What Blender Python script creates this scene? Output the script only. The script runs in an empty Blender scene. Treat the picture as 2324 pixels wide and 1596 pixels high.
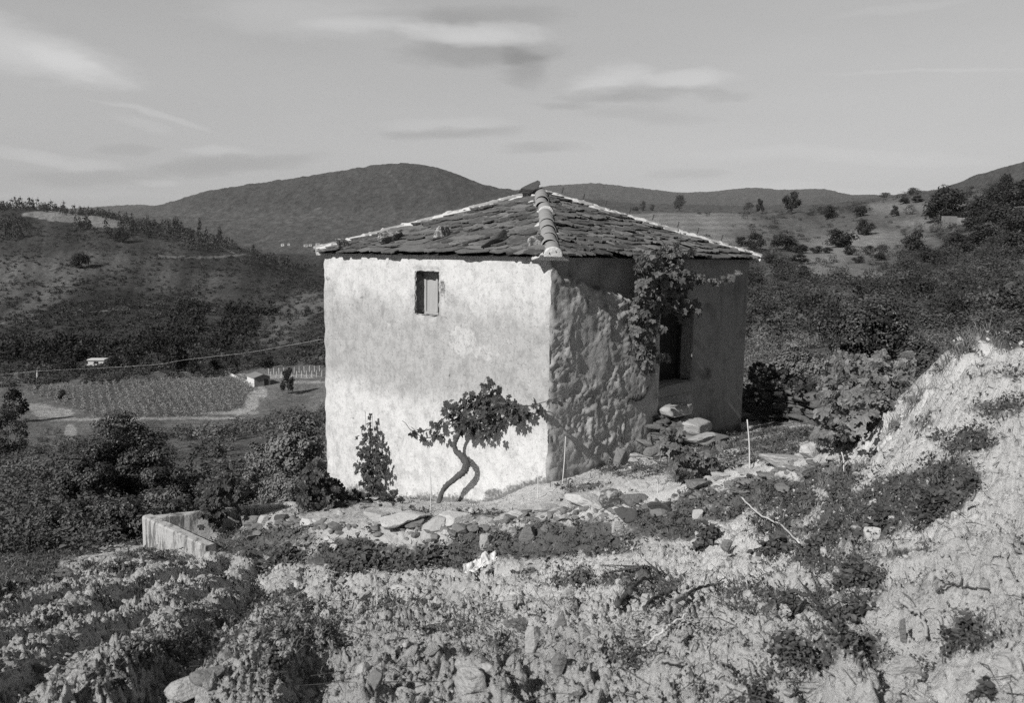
import bpy, math, random
import numpy as np

rng = np.random.default_rng(11)
random.seed(11)
C = bpy.context.scene.collection
scene = bpy.context.scene

# ------------------------------------------------------------------ camera
# photo coordinates (px, py) below are in a 2323 x 1596 reading of the photograph
S = 1024 / 2323.0
FPX = 796.44                       # 28 mm lens on a 36 mm film, at 1024 px
PITCH = math.atan((352 - 255) / FPX)
ROLL = math.radians(0.9)
Fv = np.array([0, math.cos(PITCH), -math.sin(PITCH)])
R0 = np.array([1.0, 0, 0]); U0 = np.array([0, math.sin(PITCH), math.cos(PITCH)])
Rv = math.cos(ROLL) * R0 + math.sin(ROLL) * U0
Uv = -math.sin(ROLL) * R0 + math.cos(ROLL) * U0

cam_d = bpy.data.cameras.new('camera')
cam = bpy.data.objects.new('camera', cam_d)
C.objects.link(cam)
from mathutils import Matrix, Vector
cam.matrix_world = Matrix(((Rv[0], Uv[0], -Fv[0], 0), (Rv[1], Uv[1], -Fv[1], 0), (Rv[2], Uv[2], -Fv[2], 0), (0, 0, 0, 1)))
cam_d.sensor_width = 36; cam_d.lens = 28
cam_d.clip_start = 0.05; cam_d.clip_end = 60000
cam_d.dof.use_dof = True; cam_d.dof.focus_distance = 13.5; cam_d.dof.aperture_fstop = 5.6
scene.camera = cam

# ------------------------------------------------------------------ light
ALPHA = math.radians(45.0)         # set again below from the house corners
SUN_ELEV = math.radians(35)
SUN_AZ = math.radians(41.5)        # direction the light travels, clockwise from +Y
SUN_STRENGTH = 4.1
SKY_STRENGTH = 0.118
scene.view_settings.view_transform = 'Standard'
scene.view_settings.look = 'None'
scene.view_settings.exposure = 0.0
scene.view_settings.gamma = 1.0
scene.render.engine = 'CYCLES'
scene.cycles.use_denoising = False
scene.cycles.max_bounces = 5
scene.cycles.diffuse_bounces = 3
scene.cycles.glossy_bounces = 1
scene.cycles.transmission_bounces = 3
scene.cycles.transparent_max_bounces = 4
scene.cycles.volume_bounces = 0
scene.cycles.sample_clamp_indirect = 4

sun_d = bpy.data.lights.new('sun', 'SUN'); sun_d.energy = SUN_STRENGTH; sun_d.angle = math.radians(0.5)
sun_d.color = (1, 0.985, 0.96)
sun = bpy.data.objects.new('sun', sun_d); C.objects.link(sun)
tdir = Vector((math.sin(SUN_AZ) * math.cos(SUN_ELEV), math.cos(SUN_AZ) * math.cos(SUN_ELEV), -math.sin(SUN_ELEV)))
sun.rotation_euler = tdir.to_track_quat('-Z', 'Y').to_euler()
sun.location = (-20, -20, 30)


def ray(px, py):
    xc = (px * S - 512) / FPX; yc = (352 - py * S) / FPX
    d = Fv + xc * Rv + yc * Uv
    return d / d[1]


class NG:
    """short hand for building node trees"""
    def __init__(self, nt):
        self.nt = nt; self.n = nt.nodes; self.l = nt.links
    def add(self, t, **kw):
        nd = self.n.new(t)
        for k, v in kw.items():
            setattr(nd, k, v)
        return nd
    def put(self, sock, v):
        if isinstance(v, bpy.types.NodeSocket):
            self.l.new(v, sock)
        else:
            sock.default_value = v
    def m(self, op, a, b=0.0, c=0.0, clamp=False):
        nd = self.add('ShaderNodeMath', operation=op, use_clamp=clamp)
        self.put(nd.inputs[0], a); self.put(nd.inputs[1], b); self.put(nd.inputs[2], c)
        return nd.outputs[0]
    def mix(self, f, a, b):
        # a + f (b - a), scalars
        return self.m('ADD', a, self.m('MULTIPLY', f, self.m('SUBTRACT', b, a)))
    def step(self, v, lo, hi):
        nd = self.add('ShaderNodeMapRange', interpolation_type='SMOOTHSTEP')
        self.put(nd.inputs[0], v); nd.inputs[1].default_value = lo; nd.inputs[2].default_value = hi
        nd.inputs[3].default_value = 0; nd.inputs[4].default_value = 1
        return nd.outputs[0]
    def noise(self, vec, scale, detail=4, rough=0.6, dist=0.0):
        nd = self.add('ShaderNodeTexNoise'); self.put(nd.inputs['Vector'], vec)
        nd.inputs['Scale'].default_value = scale; nd.inputs['Detail'].default_value = detail
        nd.inputs['Roughness'].default_value = rough; nd.inputs['Distortion'].default_value = dist
        return nd.outputs[0]
    def mapping(self, vec, scale=(1, 1, 1), rot=(0, 0, 0), loc=(0, 0, 0)):
        nd = self.add('ShaderNodeMapping'); self.put(nd.inputs[0], vec)
        nd.inputs[1].default_value = loc; nd.inputs[2].default_value = rot; nd.inputs[3].default_value = scale
        return nd.outputs[0]
    def attr(self, name):
        return self.add('ShaderNodeAttribute', attribute_name=name).outputs['Fac']
    def grey(self, v):
        nd = self.add('ShaderNodeCombineColor')
        for i in range(3): self.put(nd.inputs[i], v)
        return nd.outputs[0]


# ------------------------------------------------------------------ sky: one dome of air and thin cloud, all in grey
world = bpy.data.worlds.new('World'); scene.world = world
world.use_nodes = True
world.node_tree.nodes.clear()
g = NG(world.node_tree)
sky = g.add('ShaderNodeTexSky', sky_type='NISHITA', sun_disc=False)
sky.sun_elevation = SUN_ELEV; sky.sun_rotation = SUN_AZ + math.pi
sky.air_density = 1.0; sky.dust_density = 1.6; sky.ozone_density = 1.0
bw = g.add('ShaderNodeRGBToBW'); g.l.new(sky.outputs[0], bw.inputs[0])
gen = g.add('ShaderNodeTexCoord').outputs['Generated']
sep = g.add('ShaderNodeSeparateXYZ'); g.l.new(gen, sep.inputs[0])
ysafe = g.m('MAXIMUM', g.m('ABSOLUTE', sep.outputs[1]), 0.05)
su = g.m('DIVIDE', sep.outputs[0], ysafe); sw = g.m('DIVIDE', sep.outputs[2], ysafe)
front = g.step(sep.outputs[1], 0.0, 0.15)
warpv = g.mapping(gen, scale=(1.0, 1.0, 3.2))
wn = g.add('ShaderNodeTexNoise'); g.l.new(warpv, wn.inputs[0]); wn.inputs['Scale'].default_value = 5.5
wn.inputs['Detail'].default_value = 4; wn.inputs['Roughness'].default_value = 0.55
wsep = g.add('ShaderNodeSeparateColor'); g.l.new(wn.outputs[1], wsep.inputs[0])
su2 = g.m('ADD', su, g.m('MULTIPLY', g.m('SUBTRACT', wsep.outputs[0], 0.5), 0.12))
sw2 = g.m('ADD', sw, g.m('MULTIPLY', g.m('SUBTRACT', wsep.outputs[1], 0.5), 0.045))
# soft banks of cloud: centre (reading of the photo), half width, half height, tilt, strength
CLOUDS = [
    (40, 105, 190, 44, -14, .30), (150, 140, 90, 22, -18, .16), (700, 28, 190, 46, 0, .17), (830, 56, 110, 15, 0, .17), (1080, 78, 120, 20, 0, .34),
    (1120, 36, 130, 17, 0, -.13), (1085, 122, 140, 20, 2, -.24), (1165, 150, 45, 30, -20, -.20), (930, 40, 120, 14, 0, -.08),
    (1390, 182, 80, 26, 4, .24), (1575, 182, 75, 18, 4, .22), (1410, 214, 110, 13, 0, -.20), (1270, 235, 60, 9, 0, -.14), (1460, 258, 110, 16, 0, -.08),
    (1640, 218, 50, 7, 0, -.10), (1570, 208, 60, 7, 0, -.08), (1035, 300, 95, 11, 2, -.17), (1000, 280, 100, 12, 0, .08), (1230, 330, 75, 9, 0, -.15),
    (330, 265, 110, 8, -14, .14), (300, 290, 60, 8, -14, .07), (500, 352, 60, 8, 0, .12), (515, 377, 160, 13, 4, -.19), (270, 342, 70, 10, 0, -.11),
    (90, 358, 130, 11, -8, .17), (210, 405, 130, 13, 0, -.12), (345, 414, 45, 6, 0, .16), (1530, 395, 70, 9, 0, -.10), (120, 440, 200, 10, 0, .06),
    (2100, 160, 170, 4, 2, .07), (2050, 20, 100, 8, 10, .06), (1900, 360, 300, 14, 0, .05), (1780, 430, 300, 12, 0, .06)]
fine = g.noise(g.mapping(gen, scale=(1, 1, 3.2)), 16, 8, 0.68)
edge = g.m('MULTIPLY', g.m('SUBTRACT', fine, 0.5), 2.4)
acc = None
for (cx, cy, hw, hh, tilt, amp) in CLOUDS:
    d = ray(cx, cy); f2 = FPX / S
    du = g.m('SUBTRACT', su2, float(d[0])); dw = g.m('SUBTRACT', sw2, float(d[2]))
    t = math.radians(tilt); ct, st = math.cos(t), math.sin(t)
    a = g.m('MULTIPLY', g.m('ADD', g.m('MULTIPLY', du, ct), g.m('MULTIPLY', dw, st)), f2 / hw / 1.15)
    b = g.m('MULTIPLY', g.m('SUBTRACT', g.m('MULTIPLY', dw, ct), g.m('MULTIPLY', du, st)), f2 / hh / 1.15)
    r2 = g.m('ADD', g.m('MULTIPLY', a, a), g.m('MULTIPLY', b, b))
    r2 = g.m('ADD', r2, edge)
    e = g.m('MULTIPLY', g.m('SUBTRACT', 1.0, g.step(r2, -.25, 2.0)), amp * 1.05)
    acc = e if acc is None else g.m('ADD', acc, e)
broad = g.noise(g.mapping(gen, scale=(1, 1, 5)), 2.6, 5, 0.55)
acc = g.m('MULTIPLY', g.m('MULTIPLY', acc, g.m('ADD', 0.55, g.m('MULTIPLY', fine, 0.9))), front)
acc = g.m('ADD', acc, g.m('MULTIPLY', g.m('SUBTRACT', broad, 0.5), 0.16))
# high thin haze veil: holds the air near one grey, as in the photograph
veil = g.m('ADD', g.m('MULTIPLY', bw.outputs[0], 0.55), 2.3)
lum = g.m('MULTIPLY', veil, g.m('ADD', 1.0, acc))
# sky dimmed overhead and behind to deepen the shadows, kept bright low ahead
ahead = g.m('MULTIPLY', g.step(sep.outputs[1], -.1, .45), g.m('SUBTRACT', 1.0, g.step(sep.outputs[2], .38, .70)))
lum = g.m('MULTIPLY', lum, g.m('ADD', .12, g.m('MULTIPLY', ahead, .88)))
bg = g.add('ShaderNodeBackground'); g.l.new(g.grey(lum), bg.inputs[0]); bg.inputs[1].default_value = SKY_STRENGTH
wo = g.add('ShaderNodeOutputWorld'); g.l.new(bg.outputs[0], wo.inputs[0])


# ------------------------------------------------------------------ noise in numpy
def _hash(ix, iy, seed):
    h = (ix.astype(np.int64) * 374761393 + iy.astype(np.int64) * 668265263 + seed * 1442695041) & 0xFFFFFFFF
    h = ((h ^ (h >> 13)) * 1274126177) & 0xFFFFFFFF
    h = h ^ (h >> 16)
    return h


def perlin(x, y, seed=0):
    ix = np.floor(x); iy = np.floor(y); fx = x - ix; fy = y - iy
    def gr(i, j):
        a = _hash(ix + i, iy + j, seed).astype(np.float64) * (2 * math.pi / 4294967296.0)
        return np.cos(a) * (fx - i) + np.sin(a) * (fy - j)
    u = fx * fx * fx * (fx * (fx * 6 - 15) + 10); v = fy * fy * fy * (fy * (fy * 6 - 15) + 10)
    a = gr(0, 0); b = gr(1, 0); c = gr(0, 1); d = gr(1, 1)
    return (a + u * (b - a) + v * ((c + u * (d - c)) - (a + u * (b - a)))) * 1.5


def fbm(x, y, oct=4, seed=0, gain=0.5):
    s = 0; a = 1.0; t = 0
    for k in range(oct):
        s = s + a * perlin(x * 2 ** k, y * 2 ** k, seed + k * 17); t += a; a *= gain
    return s / t


def smooth(v, a, b):
    t = np.clip((v - a) / (b - a), 0, 1)
    return t * t * (3 - 2 * t)


def project(P):
    P = np.asarray(P, float)
    xc = P @ Rv; yc = P @ Uv; zc = np.maximum(P @ Fv, 1e-3)
    return (512 + FPX * xc / zc) / S, (352 - FPX * yc / zc) / S


def wslope(u, py):
    """z/Y of the point at column u = X/Y that lands on photo row py"""
    k = (352 - np.asarray(py) * S) / FPX
    # (u R0.. ) yc = k zc ; P = (u,1,w)
    a = u * Uv[0] + Uv[1]; b = Uv[2]; c = u * Fv[0] + Fv[1]; d = Fv[2]
    return (k * c - a) / (b - k * d)


# ------------------------------------------------------------------ terrain: knots (photo column, row, distance) from the feet to the far ridges
COL = [-700, 0, 160, 320, 480, 620, 731, 900, 1100, 1247, 1450, 1697, 1850, 2000, 2120, 2230, 2323, 3000]
KN = [
    (COL, [1596] * 18, [3.2, 2.9, 2.8, 2.8, 2.7, 2.65, 2.6, 2.6, 2.5, 2.5, 2.4, 2.35, 2.3, 2.25, 2.2, 2.2, 2.2, 2.2]),
    (COL, [1400] * 18, [6, 5.2, 5.2, 5.1, 5, 4.9, 4.8, 4.7, 4.6, 4.5, 4.2, 3.6, 3.4, 3.2, 3.0, 2.9, 2.8, 2.8]),
    (COL, [1400, 1330, 1290, 1256, 1258, 1275, 1290, 1295, 1290, 1275, 1250, 1190, 1140, 1080, 1010, 950, 930, 900],
     [8, 9.2, 11, 12.3, 11.5, 10.8, 10.3, 10, 9.8, 9.6, 9.2, 8.8, 8.2, 7.2, 6.2, 5.6, 5.2, 5]),
    (COL[:13] + [1950, 2000, 2060, 2120, 2170, 2230, 2280, 2323, 3000], [1420, 1345, 1300, 1268, 1228, 1190, 1185, 1180, 1185, 1165, 1130, 1075, 1040, 1010, 975, 905, 838, 792, 764, 772, 788, 800],
     [10, 10.4, 12.2, 13, 12.6, 11.6, 11.3, 11, 10.7, 10.5, 10.2, 9.8, 9.4, 9.1, 8.8, 8.6, 8.4, 8.2, 8, 7.8, 7.6, 7.5]),
    (COL, [1300, 1200, 1210, 1205, 1190, 1165, 1112, 1135, 1145, 1098, 1035, 975, 958, 1010, 960, 870, 880, 900],
     [20, 18, 17, 17, 17, 17.5, 17, 15.3, 13.7, 12.6, 14.2, 17.4, 17.5, 13, 11.5, 11, 10.5, 10]),
    (COL, [1080, 1060, 1030, 1010, 985, 965, 945, 930, 920, 910, 900, 872, 850, 835, 820, 800, 790, 790],
     [50, 45, 48, 50, 55, 60, 62, 60, 50, 45, 35, 30, 36, 38, 40, 42, 42, 42]),
    (COL, [965, 958, 952, 946, 938, 915, 895, 870, 850, 830, 800, 772, 745, 730, 715, 700, 690, 690],
     [135, 130, 130, 130, 132, 140, 145, 140, 120, 100, 80, 62, 66, 68, 70, 70, 70, 70]),
    (COL, [895, 888, 882, 874, 866, 858, 850, 800, 760, 720, 660, 660, 650, 640, 630, 620, 610, 600],
     [180, 172, 170, 168, 166, 165, 168, 170, 170, 165, 130, 100, 105, 105, 105, 105, 105, 105]),
    (COL, [850, 845, 838, 832, 825, 815, 790, 720, 680, 640, 560, 570, 575, 570, 560, 540, 530, 520],
     [240, 230, 230, 230, 235, 240, 240, 240, 240, 240, 220, 190, 190, 185, 180, 180, 175, 175]),
    (COL, [660, 660, 670, 680, 690, 700, 690, 600, 540, 500, 484, 484, 480, 452, 436, 424, 412, 390],
     [520, 500, 500, 500, 500, 480, 450, 450, 450, 420, 330, 320, 320, 310, 300, 290, 280, 280]),
    ([-700, 0, 60, 160, 230, 320, 400, 480, 550, 620, 731, 900, 1100, 1247, 1450, 1697, 1850, 2000, 2120, 2230, 2323, 3000],
     [462, 474, 476, 484, 492, 512, 526, 548, 572, 602, 640, 600, 540, 500, 492, 492, 488, 468, 450, 438, 426, 405],
     [950, 900, 890, 880, 870, 850, 835, 820, 790, 760, 720, 700, 650, 600, 420, 400, 400, 380, 370, 360, 350, 350]),
    (COL, [500, 512, 525, 545, 562, 590, 600, 580, 560, 540, 520, 510, 505, 490, 476, 465, 455, 435],
     [1300, 1250, 1200, 1150, 1100, 1000, 950, 950, 950, 950, 950, 900, 850, 800, 800, 800, 800, 800]),
    (COL, [500, 500, 500, 500, 500, 502, 502, 500, 490, 480, 478, 480, 475, 466, 454, 436, 420, 360],
     [2400, 2300, 2300, 2200, 2100, 2000, 2000, 2000, 2000, 2000, 2200, 2200, 2000, 1500, 1300, 1300, 1300, 1300]),
    ([-700, 0, 200, 285, 350, 400, 480, 600, 740, 820, 880, 950, 1000, 1060, 1120, 1190, 1300, 1450, 1697, 1850, 1910, 2000, 2110, 2200, 2323, 2500, 3000],
     [480, 505, 500, 488, 474, 458, 436, 418, 404, 390, 382, 382, 395, 417, 430, 440, 452, 465, 470, 468, 460, 450, 432, 396, 358, 330, 300],
     [3600] * 16 + [3500, 3400, 3000, 2500, 2200, 1900, 1700, 1650, 1600, 1600, 1600]),
    ([-700, 0, 600, 1190, 1697, 1910, 2110, 2323, 3000], [492, 515, 440, 452, 482, 474, 450, 400, 350],
     [4600, 4600, 4600, 4600, 4200, 3400, 2600, 2500, 2500]),
    ([-700, 0, 220, 270, 330, 420, 600, 1100, 1190, 1250, 1340, 1400, 1530, 1600, 1690, 1760, 1850, 1910, 2000, 2323, 3000],
     [472, 482, 475, 472, 471, 482, 475, 445, 436, 427, 422, 429, 445, 442, 432, 440, 440, 457, 462, 450, 430], [6600] * 21),
    ([-700, 3000], [500, 500], [9500, 9500]),
]
_tabx = np.linspace(-700, 3000, 741)


def _colsmooth(a, n):
    k = np.hanning(n + 2)[1:-1]; k /= k.sum()
    p = np.concatenate([np.full(n // 2, a[0]), a, np.full(n // 2, a[-1])])
    return np.convolve(p, k, 'valid')


_LT = [np.full(741, math.log(0.8))]; _ZT = [-1.52 + 0.0 * _tabx]
for i, (cx, py, dist) in enumerate(KN):
    n = 21 if len(cx) == 18 else 9
    rowp = _colsmooth(np.interp(_tabx, cx, py), n)
    ld = _colsmooth(np.interp(_tabx, cx, np.log(dist)), 21)
    uu = (_tabx * S - 512) / FPX
    _LT.append(ld); _ZT.append(np.exp(ld) * wslope(uu, rowp))
_LT = np.array(_LT); _ZT = np.array(_ZT)
for k in range(1, len(_LT)):
    _LT[k] = np.maximum(_LT[k], _LT[k - 1] + 0.02)
# monotone slopes (Fritsch-Carlson) along the distance
_dl = np.diff(_LT, axis=0); _sl = np.diff(_ZT, axis=0) / _dl
_mm = np.zeros_like(_ZT)
_p = _sl[1:] * _sl[:-1] > 0
w1 = 2 * _dl[1:] + _dl[:-1]; w2 = _dl[1:] + 2 * _dl[:-1]
_mm[1:-1] = np.where(_p, (w1 + w2) / (w1 / np.where(_p, _sl[:-1], 1) + w2 / np.where(_p, _sl[1:], 1)), 0)
_mm[0] = _sl[0]; _mm[-1] = _sl[-1]


def base_h(x, y):
    x = np.asarray(x, float).ravel(); y = np.asarray(y, float).ravel()
    yy = np.maximum(y, 0.8)
    pos = ((512 + FPX * x / yy) / S + 700) / 5.0
    pos = np.clip(pos, 0, 739.999); i0 = pos.astype(int); fr = pos - i0
    L = np.log(yy)
    out = np.full(len(x), np.nan)
    cl = _LT[:, i0] * (1 - fr) + _LT[:, i0 + 1] * fr
    cz = _ZT[:, i0] * (1 - fr) + _ZT[:, i0 + 1] * fr
    cm = _mm[:, i0] * (1 - fr) + _mm[:, i0 + 1] * fr
    k = np.clip((cl[1:] < L).sum(0), 0, len(_LT) - 2)
    ar = np.arange(len(x))
    l0 = cl[k, ar]; l1 = cl[k + 1, ar]; z0 = cz[k, ar]; z1 = cz[k + 1, ar]; m0 = cm[k, ar]; m1 = cm[k + 1, ar]
    h = l1 - l0; t = np.clip((L - l0) / h, 0, 1)
    t2 = t * t; t3 = t2 * t
    return (2 * t3 - 3 * t2 + 1) * z0 + (t3 - 2 * t2 + t) * h * m0 + (-2 * t3 + 3 * t2) * z1 + (t3 - t2) * h * m1


YARD = {}


def H(x, y):
    """height of the land, with its medium bumps"""
    x = np.asarray(x, float); y = np.asarray(y, float); sh = x.shape
    xf = x.ravel(); yf = y.ravel()
    z = base_h(xf, yf)
    far = np.maximum(yf, 1.0)
    z = z + smooth(far, 14, 60) * np.minimum(far, 2500) * 0.0045 * fbm(xf / (far.clip(20, 900) * .05 + 6), yf / (far.clip(20, 900) * .09 + 8), 4, 5)
    cx = (512 + FPX * xf / far) / S
    tm = smooth(cx, 1280, 1420) * smooth(far, 80, 130) * (1 - smooth(far, 330, 420)) * np.clip(.55 + .9 * fbm(xf / 30, yf / 50, 2, 15), 0, .92)
    z = z + tm * np.sin(2 * math.pi * z / 2.1) * 2.1 / (2 * math.pi)
    near = 1 - smooth(far, 14, 26)
    z = z + near * 0.09 * fbm(xf * 0.9, yf * 0.9, 3, 9)
    return z.reshape(sh)


def soil_mask(x, y):
    """1 on the loose tilled soil of the plot"""
    px, py = project(np.stack([x, y, H(x, y)], -1))
    edge = np.interp(px, [-200, 0, 160, 320, 480, 620, 900, 1250, 1500, 1700, 1900, 2050, 2200, 2323], [1380, 1320, 1285, 1250, 1250, 1262, 1290, 1272, 1240, 1160, 1040, 890, 745, 745])
    return smooth(py - edge, -6, 26)


def near_detail(x, y):
    """clods, furrows and grit of the near ground"""
    sh = x.shape; x = x.ravel(); y = y.ravel()
    m = soil_mask(x, y)
    px, py = project(np.stack([x, y, base_h(x, y)], -1))
    left = smooth(px, 1250, 500) if False else 1 - smooth(px, 500, 1150)
    # furrows run away up the slope
    a = math.radians(-11.0)
    across = x * math.cos(a) - y * math.sin(a) + 0.22 * fbm(x * .8, y * .5, 3, 40)
    fur = np.sin(across * 2 * math.pi / 0.56); fur = np.sign(fur) * np.abs(fur) ** 0.7
    z = m * left * 0.095 * fur * (0.75 + 0.5 * fbm(x * 1.3, y * 1.3, 2, 43))
    bumps = fbm(x * 2.1, y * 2.1, 3, 50)
    right = smooth(px, 1500, 2000)
    amp = m * (1 - .35 * right)
    z = z + amp * 0.15 * bumps * (1 - .62 * left)
    c1 = fbm(x * 9, y * 9, 3, 60); c2 = fbm(x * 24, y * 24, 3, 70)
    clod = smooth(fbm(x * 5.5 + 3, y * 5.5, 3, 64), .0, .34)
    wx = x + .05 * perlin(x * 5, y * 5, 81); wy = y + .05 * perlin(x * 5 + 7, y * 5, 82)
    b1 = np.abs(perlin(wx * 5.2, wy * 5.2, 83)); b2 = np.abs(perlin(wx * 11, wy * 11, 84)); b3 = np.abs(perlin(wx * 23, wy * 23, 85)); b4 = np.abs(perlin(x * 44, y * 44, 86))
    pat = .45 + .9 * smooth(fbm(x * 1.7 + 11, y * 1.7, 3, 87), -.25, .3)
    z = z + amp * pat * ((0.095 - .05 * left) * b1 + (0.070 - .015 * left) * b2 + 0.046 * b3 + 0.026 * b4 + .010 * perlin(x * 70, y * 70, 94) - .05) + amp * (.025 * clod + .012 * c2)
    # the dug bank on the right: slumped, with rills and ledges running down it
    ua = x * .8 + y * .6; va = -x * .6 + y * .8
    led = np.abs(fbm(ua * 1.1, va * 3.2, 4, 88)); ril = np.abs(fbm(ua * 2.6, va * .8, 3, 89))
    z = z + m * right * (.20 * fbm(x * 1.1, y * 1.1, 3, 93) + .26 * (np.abs(fbm(x * 2.3, y * 2.3, 5, 88)) - .2) - .10 * np.exp(-(ril / .05) ** 2) + .11 * fbm(x * 4, y * 4, 4, 92))
    other = 1 - m
    z = z + other * (0.03 * c1 + 0.012 * c2 + 0.05 * bumps)
    return z.reshape(sh)


def Hn(x, y):
    """full ground height, for standing things on it"""
    x = np.asarray(x, float); y = np.asarray(y, float)
    x1 = np.atleast_1d(x); y1 = np.atleast_1d(y)
    z = H(x1, y1)
    nr = 1 - smooth(y1, 20, 25)
    if (y1 < 26).any():
        z = z + nr * near_detail(x1, y1)
    return z if x.ndim else float(z[0])


def hit(px, py, ymin=1.0, ymax=40.0):
    """where the sight line of a photo point meets the ground"""
    d = ray(px, py)
    Y = np.exp(np.linspace(math.log(ymin), math.log(ymax), 1200))
    h = Hn(Y * d[0], Y)
    below = np.where(Y * d[2] <= h)[0]
    k = below[0] if len(below) else len(Y) - 1
    return np.array([Y[k] * d[0], Y[k], h[k]])


# ------------------------------------------------------------------ objects
def tag(o, label=None, cat=None, group=None, kind=None):
    if label: o['label'] = label
    if cat: o['category'] = cat
    if group: o['group'] = group
    if kind: o['kind'] = kind
    return o


def empty(name, loc, label=None, cat=None, group=None):
    o = bpy.data.objects.new(name, None); C.objects.link(o)
    o.location = loc; o.empty_display_size = 0.1
    return tag(o, label, cat, group)


def rootloc(o):
    while o.parent: o = o.parent
    return np.array(o.location)


def make_mesh(name, V, faces, attrs=None, smooth_shade=False):
    """faces: list of (n, k) index arrays"""
    me = bpy.data.meshes.new(name)
    V = np.asarray(V, np.float32)
    faces = [np.asarray(f, np.int32) for f in (faces if isinstance(faces, list) else [faces]) if len(f)]
    me.vertices.add(len(V)); me.vertices.foreach_set('co', V.ravel())
    loops = np.concatenate([f.ravel() for f in faces])
    tot = np.concatenate([np.full(len(f), f.shape[1], np.int32) for f in faces])
    start = np.concatenate([[0], np.cumsum(tot)[:-1]]).astype(np.int32)
    me.loops.add(len(loops)); me.loops.foreach_set('vertex_index', loops)
    me.polygons.add(len(tot)); me.polygons.foreach_set('loop_start', start); me.polygons.foreach_set('loop_total', tot)
    me.polygons.foreach_set('use_smooth', np.full(len(tot), smooth_shade))
    for k, v in (attrs or {}).items():
        at = me.attributes.new(k, 'FLOAT', 'POINT'); at.data.foreach_set('value', np.asarray(v, np.float32))
    me.update(calc_edges=True); me.validate()
    return me


def obj(name, V, faces, mat, parent=None, attrs=None, smooth_shade=False):
    """one mesh object; V in world space (moved under its root when it has a parent)"""
    V = np.asarray(V, float)
    o = None
    if parent is not None:
        V = V - rootloc(parent)
        loc = (0, 0, 0)
    else:
        ctr = np.array([V[:, 0].mean(), V[:, 1].mean(), V[:, 2].min()])
        V = V - ctr; loc = ctr
    me = make_mesh(name, V, faces, attrs, smooth_shade)
    o = bpy.data.objects.new(name, me); C.objects.link(o)
    o.location = loc
    if parent is not None: o.parent = parent
    if mat is not None: me.materials.append(mat)
    return o


def grid_faces(nr, nc, keep=None):
    i = np.arange(nr - 1)[:, None] * nc + np.arange(nc - 1)[None, :]
    f = np.stack([i, i + 1, i + nc + 1, i + nc], -1).reshape(-1, 4)
    if keep is not None: f = f[keep.ravel()]
    return f


def join(parts):
    """parts: list of (V, [faces]) -> V, [faces]"""
    Vs, Fs, n = [], [], 0
    for V, F in parts:
        V = np.asarray(V, float)
        for f in (F if isinstance(F, list) else [F]):
            Fs.append(np.asarray(f) + n)
        Vs.append(V); n += len(V)
    byk = {}
    for f in Fs: byk.setdefault(f.shape[1], []).append(f)
    return np.concatenate(Vs), [np.concatenate(v) for v in byk.values()]


def tube(pts, rad, sides=8, jitter=0.0, seed=0):
    pts = np.asarray(pts, float); n = len(pts)
    rad = np.broadcast_to(np.asarray(rad, float), (n,))
    T = np.gradient(pts, axis=0); T /= np.linalg.norm(T, axis=1)[:, None] + 1e-9
    up = np.array([0.31, 0.17, 0.93])
    A = np.cross(T, up); A /= np.linalg.norm(A, axis=1)[:, None] + 1e-9
    B = np.cross(T, A)
    th = np.arange(sides) * 2 * math.pi / sides
    rr = np.random.default_rng(seed).normal(1, jitter, (n, sides)) if jitter else np.ones((n, sides))
    V = pts[:, None] + rad[:, None, None] * rr[..., None] * (np.cos(th)[None, :, None] * A[:, None] + np.sin(th)[None, :, None] * B[:, None])
    V = V.reshape(-1, 3)
    i = np.arange(n - 1)[:, None] * sides; j = np.arange(sides)[None]; j2 = (j + 1) % sides
    F = np.stack([i + j, i + j2, i + sides + j2, i + sides + j], -1).reshape(-1, 4)
    caps = np.array([np.r_[np.arange(sides)[::-1]], (n - 1) * sides + np.arange(sides)])
    return V, [F, caps] if sides != 4 else [np.concatenate([F, caps])]


def spline(pts, n):
    """Catmull-Rom through the points"""
    P = np.asarray(pts, float); k = len(P)
    Q = np.concatenate([[2 * P[0] - P[1]], P, [2 * P[-1] - P[-2]]])
    t = np.linspace(0, k - 1 - 1e-6, n); i = t.astype(int); f = (t - i)[:, None]
    a, b, c, d = Q[i], Q[i + 1], Q[i + 2], Q[i + 3]
    return 0.5 * ((2 * b) + (c - a) * f + (2 * a - 5 * b + 4 * c - d) * f ** 2 + (3 * b - a - 3 * c + d) * f ** 3)


def box(lo, hi, ex=(1, 0, 0), ey=(0, 1, 0), ez=(0, 0, 1), o=(0, 0, 0)):
    lo = np.asarray(lo, float); hi = np.asarray(hi, float)
    c = np.array([[x, y, z] for z in (lo[2], hi[2]) for y in (lo[1], hi[1]) for x in (lo[0], hi[0])])
    V = np.asarray(o) + c @ np.array([ex, ey, ez], float)
    F = np.array([[0, 2, 3, 1], [4, 5, 7, 6], [0, 1, 5, 4], [2, 6, 7, 3], [0, 4, 6, 2], [1, 3, 7, 5]])
    return V, [F]


def rotmats(Nrm, spin):
    """matrices whose third column is Nrm, turned by spin about it"""
    Nn = Nrm / (np.linalg.norm(Nrm, axis=1)[:, None] + 1e-9)
    ref = np.where(np.abs(Nn[:, 2:3]) > .93, np.array([[1.0, 0, 0]]), np.array([[0, 0, 1.0]]))
    A = np.cross(ref, Nn); A /= np.linalg.norm(A, axis=1)[:, None] + 1e-9
    B = np.cross(Nn, A)
    c, s = np.cos(spin)[:, None], np.sin(spin)[:, None]
    return np.stack([A * c + B * s, -A * s + B * c, Nn], -1)


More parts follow.
